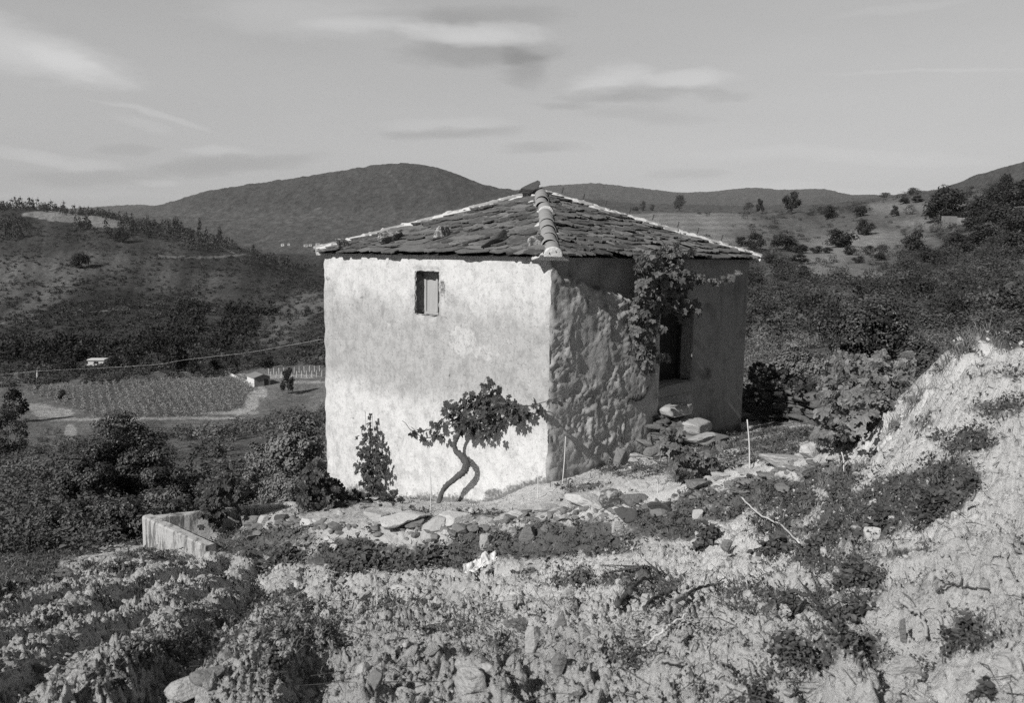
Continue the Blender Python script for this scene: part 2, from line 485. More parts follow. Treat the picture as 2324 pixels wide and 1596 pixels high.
def scatter(TV, TF, P, R, Sc):
    n, m = len(P), len(TV)
    Sc = np.asarray(Sc, float)
    if Sc.ndim == 1: Sc = np.repeat(Sc[:, None], 3, 1)
    L = TV[None] * Sc[:, None]
    V = np.einsum('nij,nmj->nmi', R, L) + P[:, None]
    TF = TF if isinstance(TF, list) else [TF]
    F = [(f[None] + (np.arange(n) * m)[:, None, None]).reshape(-1, f.shape[1]) for f in TF]
    return V.reshape(-1, 3), F


def unit(n, r=rng):
    v = r.normal(size=(n, 3)); return v / np.linalg.norm(v, axis=1)[:, None]

# ------------------------------------------------------------------ materials (all grey: the place is seen on black and white film)
def material(name, fn, rough=0.9, bump=None, transl=0.0, spec=0.2):
    m = bpy.data.materials.new(name); m.use_nodes = True
    m.node_tree.nodes.clear(); g = NG(m.node_tree)
    oc = g.add('ShaderNodeTexCoord').outputs['Object']
    col = g.grey(fn(g, oc))
    p = g.add('ShaderNodeBsdfPrincipled'); g.put(p.inputs['Base Color'], col)
    p.inputs['Roughness'].default_value = rough; p.inputs['Specular IOR Level'].default_value = spec
    if bump:
        h, strength, dist = bump(g, oc)
        b = g.add('ShaderNodeBump'); b.inputs['Strength'].default_value = strength; b.inputs['Distance'].default_value = dist
        g.put(b.inputs['Height'], h); g.l.new(b.outputs[0], p.inputs['Normal'])
    out = g.add('ShaderNodeOutputMaterial')
    if transl:
        t = g.add('ShaderNodeBsdfTranslucent'); g.put(t.inputs[0], col)
        mx = g.add('ShaderNodeMixShader'); mx.inputs[0].default_value = transl
        g.l.new(p.outputs[0], mx.inputs[1]); g.l.new(t.outputs[0], mx.inputs[2]); g.l.new(mx.outputs[0], out.inputs[0])
    else:
        g.l.new(p.outputs[0], out.inputs[0])
    return m


def speck(g, v, n, amp):
    """v varied by a noise socket n in 0..1"""
    return g.m('MULTIPLY', v, g.m('ADD', 1 - amp, g.m('MULTIPLY', n, 2 * amp)))


def near_soil(g, oc):
    n1 = g.noise(oc, 1.3, 4); n2 = g.noise(oc, 14, 5, .7); n3 = g.noise(oc, 70, 3, .7)
    s = speck(g, speck(g, speck(g, g.attr('soil'), n1, .20), n2, .32), n3, .30)
    grit = g.step(g.noise(oc, 48, 4, .7), .58, .66)
    s = g.mix(g.m('MULTIPLY', grit, .55), s, .12)
    grit2 = g.step(g.noise(oc, 17, 5, .7), .59, .67)
    s = g.mix(g.m('MULTIPLY', grit2, .4), s, .17)
    straw = g.step(g.noise(g.mapping(oc, scale=(1, .35, 1), rot=(0, 0, .5)), 60, 2, .5), .62, .66)
    vg = g.attr('veg')
    low = speck(g, speck(g, .15, n2, .7), n3, .6)
    low = g.mix(g.m('MULTIPLY', straw, .35), low, .38)
    k = g.step(g.m('ADD', vg, g.m('ADD', g.m('MULTIPLY', g.m('SUBTRACT', n2, .5), 1.5), g.m('MULTIPLY', g.m('SUBTRACT', n1, .5), .8))), .28, .72)
    return g.mix(k, s, low)


M = {}
M['soil'] = material('ground_soil', near_soil, .95, lambda g, oc: (g.noise(oc, 50, 6, .78), 1.0, .026), spec=.1)
M['land'] = material('hill_land', lambda g, oc: speck(g, speck(g, speck(g, g.attr('tone'), g.noise(oc, .35, 6, .8), .75), g.noise(oc, 1.4, 3, .7), .4), g.noise(oc, .02, 4, .6), .22), .95, lambda g, oc: (g.noise(oc, .5, 6, .75), 1.0, 1.2), spec=.05)


def lime(g, oc):
    t = g.attr('wt'); z = g.attr('wz')
    cv = g.add('ShaderNodeCombineXYZ'); g.put(cv.inputs[0], t); g.put(cv.inputs[1], z); v = cv.outputs[0]
    n1 = g.noise(v, .75, 5, .62); n2 = g.noise(v, 3.2, 6, .7); n3 = g.noise(v, 16, 5, .75); n4 = g.noise(v, 55, 3, .7)
    vert = g.noise(g.mapping(v, scale=(1, .22, 1)), 3.1, 6, .72)
    base = 0.78
    # grey weathered band below the window, uneven
    zz = g.m('ADD', z, g.m('MULTIPLY', g.m('SUBTRACT', n1, .5), 1.6))
    band = g.m('MULTIPLY', g.step(zz, -.45, -1.35), g.m('SUBTRACT', 1.0, g.step(zz, -2.3, -3.1)))
    c = g.mix(g.m('MULTIPLY', band, .70), base, .43)
    lowz = g.m('MULTIPLY', g.step(z, -3.0, -4.4), g.step(n2, .42, .62))
    c = g.mix(g.m('MULTIPLY', lowz, .30), c, .50)
    blot = g.step(n2, .45, .63)
    c = g.mix(g.m('MULTIPLY', blot, g.m('ADD', .22, g.m('MULTIPLY', band, .30))), c, .36)
    c = g.mix(g.m('MULTIPLY', g.step(vert, .48, .66), g.m('ADD', .16, g.m('MULTIPLY', band, .24))), c, .36)
    # fresh white scabs of limewash
    scab = g.step(g.m('ADD', g.attr('fresh'), g.m('SUBTRACT', g.noise(g.mapping(v, loc=(3.1, 7, 0)), 5.3, 6, .75), .5)), .42, .52)
    c = g.mix(g.m('MULTIPLY', scab, .55), c, .76)
    pit = g.step(n3, .54, .63)
    c = g.mix(g.m('MULTIPLY', pit, g.m('ADD', .40, g.m('MULTIPLY', band, .22))), c, .20)
    crk = g.m('SUBTRACT', 1.0, g.step(g.m('ABSOLUTE', g.m('SUBTRACT', g.noise(g.mapping(v, loc=(9, 2, 0)), 1.4, 7, .7), .5)), .0, .012))
    c = g.mix(g.m('MULTIPLY', g.m('MULTIPLY', crk, g.step(n2, .47, .6)), .5), c, .2)
    fl = g.step(g.noise(g.mapping(v, scale=(1, .55, 1), loc=(4, 4, 0)), 7.5, 6, .78), .50, .60)
    c = g.mix(g.m('MULTIPLY', fl, g.m('ADD', .22, g.m('MULTIPLY', band, .30))), c, .34)
    pit2 = g.m('MULTIPLY', g.step(n4, .58, .66), g.step(n2, .40, .55))
    c = g.mix(g.m('MULTIPLY', pit2, .50), c, .16)
    # damp foot, bare stone where the plaster came away, run-off by the window: extra attribute
    d = g.attr('stain')
    k = g.step(g.m('ADD', d, g.m('MULTIPLY', g.m('SUBTRACT', n3, .5), .9)), .38, .62)
    c = g.mix(g.m('MULTIPLY', k, .85), c, .11)
    return speck(g, speck(g, c, n4, .12), n3, .10)


def wall_bump(g, oc):
    return g.m('ADD', g.m('MULTIPLY', g.noise(oc, 9, 6, .7), 1.0), g.m('MULTIPLY', g.noise(oc, 45, 4, .7), .35)), .55, .03


M['lime'] = material('limewashed_plaster', lime, .95, wall_bump, spec=.1)


def render_grey(g, oc):
    t = g.attr('wt'); z = g.attr('wz')
    cv = g.add('ShaderNodeCombineXYZ'); g.put(cv.inputs[0], t); g.put(cv.inputs[1], z); v = cv.outputs[0]
    n1 = g.noise(v, 1.1, 5, .65); n2 = g.noise(v, 4.5, 6, .7); n3 = g.noise(v, 30, 4, .7)
    vert = g.noise(g.mapping(v, scale=(1, .2, 1)), 3.4, 5, .6)
    r = g.attr('rough')
    c = g.mix(r, .40, .55)
    c = g.mix(g.m('MULTIPLY', g.step(n1, .48, .68), .45), c, .13)
    c = g.mix(g.m('MULTIPLY', g.step(n2, .56, .70), .5), c, .09)
    c = g.mix(g.m('MULTIPLY', g.step(vert, .52, .74), .45), c, .09)
    c = g.mix(g.m('MULTIPLY', g.m('MULTIPLY', g.m('SUBTRACT', 1.0, g.step(n2, .34, .46)), r), .6), c, .62)
    d = g.attr('stain')
    c = g.mix(g.m('MULTIPLY', g.step(g.m('ADD', d, g.m('MULTIPLY', g.m('SUBTRACT', n2, .5), .9)), .3, .7), .75), c, .06)
    return speck(g, c, n3, .22)


M['render'] = material('rough_grey_render', render_grey, .95, wall_bump, spec=.1)


def slate(g, oc):
    r = g.attr('rnd')
    n1 = g.noise(oc, 2.2, 4); n2 = g.noise(oc, 11, 6, .75); n3 = g.noise(oc, 50, 4, .7)
    c = g.m('ADD', .07, g.m('MULTIPLY', r, .22))
    c = speck(g, speck(g, c, n2, .4), n3, .4)
    lic = g.m('MULTIPLY', g.step(n2, .50, .62), g.step(n1, .34, .60))
    c = g.mix(g.m('MULTIPLY', lic, .65), c, .30)
    dot = g.step(n3, .64, .69)
    return g.mix(g.m('MULTIPLY', dot, .55), c, .36)


M['slate'] = material('lichened_slate', slate, .85, lambda g, oc: (g.noise(oc, 22, 6, .75), .8, .02), spec=.25)
M['mortar'] = material('lime_mortar', lambda g, oc: speck(g, speck(g, .72, g.noise(oc, 5, 5, .7), .16), g.noise(oc, 30, 4, .7), .2), .95, lambda g, oc: (g.noise(oc, 14, 5, .7), .8, .03), spec=.1)
M['tile'] = material('weathered_clay_tile', lambda g, oc: speck(g, speck(g, speck(g, .36, g.noise(oc, 1.7, 3), .2), g.noise(oc, 7, 5, .7), .25), g.noise(oc, 40, 3, .7), .2), .85, lambda g, oc: (g.noise(oc, 40, 4, .7), .3, .01), spec=.2)
M['stonewall'] = material('bare_rubble_stone', lambda g, oc: speck(g, speck(g, .17, g.noise(oc, 6, 5, .7), .6), g.noise(oc, 25, 4, .7), .4), .95, lambda g, oc: (g.noise(oc, 12, 5, .7), 1.0, .06), spec=.1)
M['reveal_plaster'] = material('reveal_plaster', lambda g, oc: speck(g, speck(g, .40, g.noise(oc, 5, 5, .7), .35), g.noise(oc, 30, 4, .7), .25), .95, wall_bump, spec=.1)
M['wood_pale'] = material('sun_bleached_wood', lambda g, oc: speck(g, speck(g, .46, g.noise(g.mapping(oc, scale=(14, 14, .8)), 2.5, 5, .6), .25), g.noise(oc, 3, 3), .15), .85, spec=.2)
M['wood_dark'] = material('old_dark_wood', lambda g, oc: speck(g, .045, g.noise(g.mapping(oc, scale=(14, 14, .8)), 2.5, 5, .6), .5), .8, spec=.2)
M['dark'] = material('dark_glass', lambda g, oc: g.m('ADD', 0.02, 0.0), .3, spec=.5)
M['iron'] = material('rusty_iron', lambda g, oc: speck(g, .05, g.noise(oc, 60, 3), .4), .7, spec=.4)


def rock_tone(v, lic=.35, dark=.07):
    def fn(g, oc):
        n1 = g.noise(oc, 4, 5, .65); n2 = g.noise(oc, 16, 6, .75); n3 = g.noise(oc, 70, 3, .7)
        c = speck(g, speck(g, speck(g, v, n1, .25), n2, .3), n3, .28)
        return g.mix(g.m('MULTIPLY', g.step(n1, .54, .68), lic), c, dark)
    return fn


def rock_bump(g, oc):
    return g.m('ADD', g.noise(g.mapping(oc, scale=(1, 1, 3), rot=(.3, .2, 0)), 9, 6, .7), g.m('MULTIPLY', g.noise(oc, 40, 4, .7), .4)), .9, .03


M['rock_white'] = material('white_quartz_stone', rock_tone(.62, .25, .2), .9, rock_bump, spec=.1)
M['rock_pale'] = material('pale_granite_stone', rock_tone(.50, .3, .12), .92, rock_bump, spec=.1)
M['rock_grey'] = material('grey_schist_stone', rock_tone(.25, .4, .06), .92, rock_bump, spec=.1)
M['rock_dark'] = material('dark_schist_stone', rock_tone(.12, .4, .05), .92, rock_bump, spec=.1)
M['rock_lichen'] = material('lichen_covered_stone', lambda g, oc: g.mix(g.step(g.noise(oc, 9, 6, .75), .47, .58), speck(g, .13, g.noise(oc, 30, 4), .5), .48), .92, rock_bump, spec=.1)
M['concrete'] = material('stained_concrete', lambda g, oc: g.mix(g.m('MULTIPLY', g.step(g.noise(g.mapping(oc, scale=(1, 1, .22)), 4.2, 8, .8), .50, .60), .8),
                         speck(g, speck(g, .52, g.noise(oc, 4, 5, .7), .25), g.noise(oc, 40, 4, .7), .2), .07), .95, wall_bump, spec=.1)


def leafy(lo, hi):
    return lambda g, oc: speck(g, g.m('ADD', lo, g.m('MULTIPLY', g.attr('rnd'), hi - lo)), g.noise(oc, 14, 3, .6), .25)


M['far_tree'] = material('far_tree_leaf', lambda g, oc: g.m('ADD', .02, g.m('MULTIPLY', g.attr('rnd'), .075)), .8, None, .12, .1)
M['vine_leaf'] = material('vine_leaf', leafy(.04, .17), .45, None, .22, .4)
M['vine_leaf_pale'] = material('vine_leaf_pale', leafy(.12, .36), .5, None, .25, .35)
M['bush_leaf'] = material('bush_leaf', leafy(.025, .14), .5, None, .2, .4)
M['bush_gloss'] = material('glossy_bush_leaf', leafy(.022, .13), .45, None, .15, .45)
M['far_mid'] = material('slope_foliage', lambda g, oc: g.m('ADD', .05, g.m('MULTIPLY', g.attr('rnd'), .20)), .8, None, .12, .1)
M['bush_pale'] = material('bush_leaf_pale', leafy(.10, .34), .5, None, .2, .4)
M['far_leaf'] = material('far_foliage', lambda g, oc: g.m('ADD', .028, g.m('MULTIPLY', g.attr('rnd'), .135)), .8, None, .08, .1)
M['far_leaf_pale'] = material('far_foliage_pale', lambda g, oc: g.m('ADD', .09, g.m('MULTIPLY', g.attr('rnd'), .22)), .8, None, .12, .1)
M['bark'] = material('vine_bark', lambda g, oc: speck(g, speck(g, .12, g.noise(g.mapping(oc, scale=(8, 8, 1)), 6, 5, .7), .5), g.noise(oc, 30, 3), .3), .95, lambda g, oc: (g.noise(g.mapping(oc, scale=(9, 9, 1)), 5, 5, .7), 1.0, .02), spec=.1)
M['bark_pale'] = material('bleached_branch', lambda g, oc: speck(g, .42, g.noise(oc, 12, 5, .7), .4), .9, spec=.1)
M['cane'] = material('pale_cane', lambda g, oc: speck(g, .72, g.noise(oc, 8, 4, .6), .2), .7, spec=.2)
M['weed'] = material('weed_leaf', leafy(.035, .19), .55, None, .2, .3)
M['straw'] = material('dry_grass', leafy(.07, .42), .8, None, .2, .1)
M['vineyard'] = material('vineyard_foliage', lambda g, oc: g.m('ADD', .15, g.m('MULTIPLY', g.attr('rnd'), .30)), .8, None, .15, .1)
M['cloth'] = material('white_plastic_sheet', lambda g, oc: speck(g, .8, g.noise(oc, 7, 4, .6), .1), .5, spec=.4)
M['whitewash'] = material('village_whitewash', lambda g, oc: speck(g, .75, g.noise(oc, .8, 4), .12), .9, spec=.1)
M['far_roof'] = material('far_clay_roof', lambda g, oc: speck(g, .28, g.noise(oc, 1.5, 4), .3), .9, spec=.1)
M['rubble'] = material('shed_rubble_stone', lambda g, oc: speck(g, speck(g, .26, g.noise(oc, 2.4, 6, .8), .7), g.noise(oc, 7, 4), .4), .95, spec=.1)

# ------------------------------------------------------------------ the house corners, from the photograph
D0 = 12.6
ZE = -0.035                                    # wall head, a hand below the eye
uC = ray(1251, 583)[0]; uL = ray(733, 575)[0]; uR = ray(1708, 590)[0]
lo_, hi_ = math.radians(30), math.radians(60)
for _ in range(60):
    al = (lo_ + hi_) / 2
    s1 = D0 * (uC - uL) / (math.cos(al) + uL * math.sin(al)); s2 = D0 * (uR - uC) / (math.sin(al) - uR * math.cos(al))
    if s1 < s2: lo_ = al
    else: hi_ = al
ALPHA = al; SIDE = s1
print('house alpha', math.degrees(ALPHA), 'side', SIDE)
U2 = np.array([-math.cos(ALPHA), math.sin(ALPHA), 0]); V2 = np.array([math.sin(ALPHA), math.cos(ALPHA), 0]); Z2 = np.array([0, 0, 1.0])
CC = np.array([uC * D0, D0, 0.0])
NL = -V2; NR = -U2


def plane_hit(px, py, P0, N):
    d = ray(px, py); return d * (P0 @ N) / (d @ N)


def on_left(px, py, off=0.0):
    """photo point on the white wall (off metres in front of it): t along, z"""
    P = plane_hit(px, py, CC + off * NL, NL); return (P - CC) @ U2, P[2], P


def on_right(px, py, off=0.0):
    P = plane_hit(px, py, CC + off * NR, NR); return (P - CC) @ V2, P[2], P


def house_ground(t, side):
    p = CC + t * (U2 if side == 'L' else V2); return Hn(p[0], p[1])


# ------------------------------------------------------------------ land sheets
def land():
    sides = np.linspace(.86, 1.5, 90)
    us = np.concatenate([-sides[::-1], np.linspace(-.855, .855, 1250), sides]); ys = np.exp(np.linspace(math.log(0.8), math.log(25.0), 1050))
    X = us[None] * ys[:, None]; Y = np.repeat(ys[:, None], len(us), 1)
    # the part behind the camera and beside the feet
    Z = H(X, Y) + (1 - smooth(Y, 20, 25)) * near_detail(X, Y)
    P = np.stack([X, Y, Z], -1)
    veg = veg_mask(P.reshape(-1, 3))
    o = obj('ground', P.reshape(-1, 3), grid_faces(*X.shape), M['soil'], None, {'veg': veg, 'soil': soil_tone(P.reshape(-1, 3))}, True); tag(o, kind='structure')
    us = np.linspace(-1.5, 1.6, 1100); ys = np.exp(np.linspace(math.log(24.6), math.log(9300.0), 640))
    X = us[None] * ys[:, None]; Y = np.repeat(ys[:, None], len(us), 1)
    Z = H(X, Y)
    rough = smooth(Y, 700, 2500)
    Z = Z + rough * Y * 0.0007 * np.abs(fbm(X / (Y * .004 + 1), Y / (Y * .012 + 1), 2, 90)) - smooth(28 - Y, 0, 3) * .05
    P = np.stack([X, Y, Z], -1).reshape(-1, 3)
    o = obj('hills', P, grid_faces(*X.shape), M['land'], None, {'tone': land_tone(P)}, True); tag(o, kind='structure')
    # ground behind the camera
    gx, gy = np.meshgrid(np.linspace(-30, 30, 60), np.linspace(-30, .81, 40))
    gz = -1.5 + .0 * gx + .08 * gx - .03 * gy + .25 * fbm(gx * .4, gy * .4, 3, 7)
    gz = np.where(gy > .5, -1.56, gz); gz = np.where(np.abs(gx) < 1.2, np.minimum(gz, -1.5), gz)
    P = np.stack([gx, gy, gz], -1).reshape(-1, 3)
    o = obj('ground', P, grid_faces(*gx.shape), M['soil'], None, {'veg': np.full(len(P), .3), 'soil': np.full(len(P), .5)}, True); tag(o, kind='structure')


def soil_tone(P):
    # damp dark tilth low on the left, dry pale sand of the dug bank on the right
    px, py = project(P); n = fbm(P[:, 0] * .9, P[:, 1] * .9, 3, 35)
    return np.clip(.60 + .16 * smooth(px, 450, 1900) + .12 * n, .3, .8)


def blob(px, py, L):
    """largest of soft ellipses (x, y, half width, half height[, strength]) at photo points"""
    r = np.zeros_like(px)
    for e in L:
        d = ((px - e[0]) / e[2]) ** 2 + ((py - e[1]) / e[3]) ** 2
        r = np.maximum(r, (e[4] if len(e) > 4 else 1) * np.clip(1.35 - d, 0, 1))
    return r


VEG = [(560, 1240, 90, 30, .86), (650, 1235, 110, 40, .86), (760, 1255, 130, 38, .86), (880, 1265, 130, 34, .86), (1000, 1260, 120, 36, .86), (1120, 1235, 120, 40, .86), (1240, 1225, 120, 48, .86),
       (1370, 1220, 130, 46, .86), (1500, 1190, 120, 46, .9), (1620, 1150, 110, 40, .8), (1750, 1120, 110, 40, .9), (1880, 1080, 80, 36, .8),
       (1450, 1320, 110, 40, .55), (1280, 1310, 120, 30, .5), (1800, 1190, 120, 50, .75), (1960, 1170, 130, 70, 1), (2080, 1130, 130, 60, 1), (2150, 1090, 80, 40, .9),
       (1900, 1250, 110, 60, .8), (1950, 1330, 80, 50, .8), (1880, 1380, 90, 40, .7), (1740, 1370, 110, 40, .6), (1850, 1480, 110, 50, .65), (1960, 1480, 50, 50, .7),
       (1680, 1440, 110, 50, .45), (1560, 1440, 90, 50, .42), (1440, 1480, 80, 50, .4), (2080, 1340, 80, 40, .4), (2180, 1000, 110, 30, .6), (2260, 930, 90, 26, .6),
       (2290, 760, 70, 34, 1), (2175, 792, 44, 14, .8), (2120, 845, 24, 12, .6), (2060, 910, 26, 12, .6), (2240, 850, 60, 16, .4), (2100, 960, 60, 16, .5), (2200, 1440, 70, 50, .5), (2060, 1260, 60, 20, .5), (1780, 1560, 90, 40, .5), (1640, 1580, 120, 30, .5),
       (560, 1430, 140, 40, .5), (450, 1480, 140, 50, .5), (640, 1380, 120, 26, .35), (700, 1450, 120, 40, .38), (330, 1490, 100, 40, .4), (600, 1530, 120, 50, .36), (300, 1560, 120, 40, .36),
       (1020, 1420, 100, 30, .35), (1150, 1480, 110, 40, .4), (880, 1380, 90, 20, .4), (100, 1250, 120, 36, .9), (20, 1290, 130, 30, .95), (-60, 1340, 120, 40, .9), (250, 1290, 100, 14, .5), (60, 1310, 80, 20, .5), (350, 1262, 90, 12, .6),
       (1700, 1010, 180, 50, .62), (1790, 975, 110, 30, .6), (1580, 1055, 110, 36, .6), (1420, 1070, 90, 20, .6), (1330, 1105, 80, 14, .4), (700, 1160, 60, 12, .5), (1000, 1168, 120, 8, .5), (560, 1215, 60, 20, .8)]


def veg_mask(P):
    px, py = project(P)
    v = blob(px, py, VEG)
    wild = smooth(P[:, 1], 13.5, 17) * (1 - smooth(px, 1000, 1200))       # the slope below the plot
    wild = np.maximum(wild, smooth(P[:, 1], 18, 20))
    wild = np.maximum(wild, (px > 1900) * smooth(P[:, 1], 9, 10.5) * .8)
    n = fbm(P[:, 0] * 1.6, P[:, 1] * 1.6, 4, 33)
    v = np.maximum(v, wild)
    v = np.clip(v + (v > .02) * n * .7, 0, 1)
    return np.clip(np.maximum(v, smooth(n, .18, .5) * .5), 0, 1)


def land_tone(P):
    px, py = project(P); Y = P[:, 1]
    n = fbm(P[:, 0] / (Y * .03 + 3), Y / (Y * .06 + 4), 4, 21)
    t = np.full(len(P), .085)
    left = px < 1000
    # wooded mountain and far ridges
    t = np.where(Y > 1150, .072 + .014 * n, t)
    low = smooth(py, 455, 500) * (Y > 1150) * (Y < 3600)
    t = t + low * .034
    t = np.where(Y > 4600, .085, t)
    t = np.where((Y > 1250) & (px > 1950) & (Y < 3000), .085 + .02 * n, t)
    # left hill: scrub, paler grass
    lh = left & (Y > 200) & (Y <= 1150)
    t = np.where(lh, .072 + .055 * np.clip(n, -.6, 1), t)
    grass = blob(px, py, [(60, 640, 140, 60, .8), (200, 600, 160, 30, .5), (380, 640, 160, 30, .4), (30, 700, 100, 40, .5), (480, 700, 100, 40, .25), (650, 720, 60, 36, .9), (700, 690, 50, 30, .9), (620, 760, 60, 30, .8)])
    t = np.where(lh | (left & (Y > 150)), t + grass * .11 * (1 + n), t)
    pale = blob(px, py, [(190, 492, 105, 13), (110, 487, 60, 8), (250, 508, 60, 9)]) * (Y > 500) * (Y < 1000)
    t = np.where(pale > .3, .30 + .1 * n, t)
    # valley floor
    vf = left & (Y > 100) & (Y < 230)
    t = np.where(vf, .22 + .10 * n, t)
    road = blob(px, py, [(120, 938, 46, 12), (80, 925, 40, 8), (200, 953, 120, 3.5), (400, 950, 170, 3.5), (520, 938, 70, 4), (572, 912, 16, 22), (590, 892, 18, 14), (545, 932, 22, 6), (160, 985, 14, 22), (640, 855, 90, 5), (690, 868, 50, 4), (540, 852, 30, 4)]) * (Y < 230) * (Y > 60)
    t = np.where(road > .35, .44 + .14 * n, t)
    t = np.where(left & (Y < 100), .16 + .08 * n, t)
    # right hillside, dry terraces
    rh = (~left) & (Y < 700)
    ter = .5 + .5 * np.sin(P[:, 2] * 2 * math.pi / 2.2 + 1.5 * n)
    gr = .17 + .13 * n
    fieldm = blob(px, py, [(1520, 520, 150, 60), (1600, 500, 120, 40), (1640, 560, 90, 30, .8)]) * (Y > 120)
    gr = gr + fieldm * (.10 * ter + .05)
    gr = gr + blob(px, py, [(1950, 560, 120, 26), (1860, 590, 60, 40), (2000, 540, 110, 20), (1960, 620, 90, 20, .6), (2090, 510, 70, 14), (1750, 700, 60, 40, .5), (2300, 660, 60, 30, .8), (2330, 560, 60, 60, .4), (2080, 470, 110, 12, .8), (1820, 720, 60, 30, .5)]) * .13
    t = np.where(rh, gr, t)
    # tracks on the mountain
    def line(pts, w):
        pts = np.array(pts, float); r = np.full(len(px), 1e9)
        for a, b in zip(pts[:-1], pts[1:]):
            ab = b - a; q = np.clip(((px - a[0]) * ab[0] + (py - a[1]) * ab[1]) / (ab @ ab), 0, 1)
            r = np.minimum(r, np.hypot(px - a[0] - q * ab[0], py - a[1] - q * ab[1]))
        return r < w
    tr = (line([(545, 560), (600, 545), (660, 505), (730, 470)], 2.2) | line([(660, 505), (560, 500), (420, 500)], 1.6) | line([(880, 385), (905, 420), (915, 440)], 1.8) | line([(470, 480), (600, 492), (740, 496)], 1.4)) & (Y > 1100)
    t = np.where(tr, .13, t)
    path = (line([(330, 583), (480, 585), (560, 578), (660, 572)], 2.2) | line([(0, 735), (200, 712), (360, 690), (560, 712)], 2.0) | line([(430, 490), (500, 520), (560, 545)], 2.4) | line([(500, 560), (530, 575)], 2)) & lh
    t = np.where(path, .20, t)
    rr = np.random.default_rng(3).normal(0, 1, len(t))
    t = t * (1 + np.clip(rr, -1.6, 2) * .22 * smooth(Y, 150, 1000))
    return np.clip(t, .012, .6)


land()

# ------------------------------------------------------------------ the house
HROOT = CC + np.array([0, 0, -3.6])
house = empty('stone_house', HROOT, 'square whitewashed stone hut with a slate pyramid roof on the terrace', 'house')
OV = 0.11                                         # eave overhang


def wall_grid(side, t0, t1, z0, z1, hole, step, off_fn, attr_fn, name, mat):
    P0, D, N = (CC, U2, NL) if side == 'L' else (CC, V2, NR)
    def lines(a, b, marks):
        xs = [a] + sorted(marks) + [b]; out = []
        for p, q in zip(xs[:-1], xs[1:]):
            n = max(1, int(round((q - p) / step))); out += list(np.linspace(p, q, n, endpoint=False))
        return np.array(out + [b])
    ts = lines(t0, t1, [hole[0], hole[1]] if hole else []); zs = lines(z0, z1, [hole[2], hole[3]] if hole else [])
    T, Zg = np.meshgrid(ts, zs)
    off = off_fn(T, Zg)
    V = P0 + T[..., None] * D + Zg[..., None] * Z2 + off[..., None] * N
    keep = None
    if hole:
        tc = (T[:-1, :-1] + T[1:, 1:]) / 2; zc = (Zg[:-1, :-1] + Zg[1:, 1:]) / 2
        keep = ~((tc > hole[0]) & (tc < hole[1]) & (zc > hole[2]) & (zc < hole[3]))
    f = grid_faces(*T.shape, keep)
    if side == 'L': f = f[:, ::-1]
    at = {'wt': T.ravel(), 'wz': Zg.ravel()}
    at.update({k: v.ravel() for k, v in attr_fn(T, Zg, V).items()})
    return obj(name, V.reshape(-1, 3), f, mat, house, at, True)


# ---- white wall with its small window
wt0, wz1, _ = on_left(993, 618); wt1, wz0, _ = on_left(941, 712)
WIN = (wt0, wt1, wz0, wz1)


def left_off(T, Zg):
    o = .025 * fbm(T * .7, Zg * .7, 3, 101) + .008 * fbm(T * 3, Zg * 3, 3, 102) + .004 * fbm(T * 11, Zg * 11, 3, 103)
    # worn plaster rim of the window and ragged corners
    d = np.hypot(np.maximum(np.maximum(WIN[0] - T, T - WIN[1]), 0), np.maximum(np.maximum(WIN[2] - Zg, Zg - WIN[3]), 0))
    o = o - .035 * np.exp(-(d / .07) ** 2) * (1 + fbm(T * 9, Zg * 9, 2, 104))
    edge = np.minimum(T, SIDE - T)
    o = o - .05 * np.exp(-(edge / .035) ** 2) * np.clip(.4 + 1.2 * fbm(T * 0 + (T > 1) * 9, Zg * 2.2, 4, 105), 0, 1.5)
    return o


def left_attr(T, Zg, V):
    gz = Hn(V[..., 0].ravel(), V[..., 1].ravel()).reshape(T.shape)
    n = fbm(T * 1.4, Zg * 1.4, 4, 110)
    foot = 1 - smooth(Zg - gz, .02, .30 + .5 * np.clip(n, -.4, 1))
    s = foot * .62
    px, py = project(V)
    s = np.maximum(s, blob(px, py, [(1004, 655, 10, 28, .55), (948, 702, 12, 12, .6), (1010, 720, 18, 6, .45), (990, 700, 8, 10, .3), (1010, 612, 5, 28, .38), (744, 632, 8, 8, .5), (744, 684, 12, 9, .38),
        (820, 676, 10, 4, .5), (1135, 728, 7, 9, .38), (1060, 790, 8, 14, .42), (1020, 855, 3, 10, .6), (800, 950, 6, 4, .5), (770, 990, 9, 4, .4), (1085, 840, 18, 4, .35), (900, 800, 14, 5, .35),
        (1180, 1110, 40, 16, .55), (1120, 1122, 30, 16, .6), (1230, 1090, 26, 14, .5), (960, 735, 3, 26, .36), (1215, 620, 14, 8, .36), (975, 800, 3, 16, .3)]))
    s = np.maximum(s, np.exp(-((T) / .05) ** 2) * .5 * (fbm(T * 3, Zg * 3, 3, 111) > -.05))
    return {'stain': s, 'fresh': blob(px, py, [(1050, 775, 40, 50, .55), (1105, 800, 50, 26, .5), (1010, 760, 20, 30, .4), (1170, 770, 40, 30, .35), (1200, 860, 40, 30, .4), (880, 735, 20, 12, .4), (1130, 870, 60, 20, .35), (1215, 930, 30, 50, .4)])}


wall_grid('L', 0, SIDE, -6.2, ZE, WIN, .035, left_off, left_attr, 'wall', M['lime'])

# ---- door wall: smooth old render above, a rough bulging coat on its near half
dt0, _, _ = on_right(1490, 800); dt1, dz0, _ = on_right(1568, 862)
DOOR = (dt0, dt1, dz0, -0.98)


def rough_area(T, Zg):
    zb = -.20 - .28 * T + .20 * fbm(T * 2.6, Zg * .8, 5, 120)
    m = smooth(zb - Zg, -.03, .06)
    tail = 1 - smooth(T, DOOR[0] - .25, DOOR[0] + .05)
    low = smooth(-Zg, -DOOR[2] + .1, -DOOR[2] + .5) * (1 - smooth(T, DOOR[1] - .4, DOOR[1] + .2))
    return m * np.maximum(tail, low)


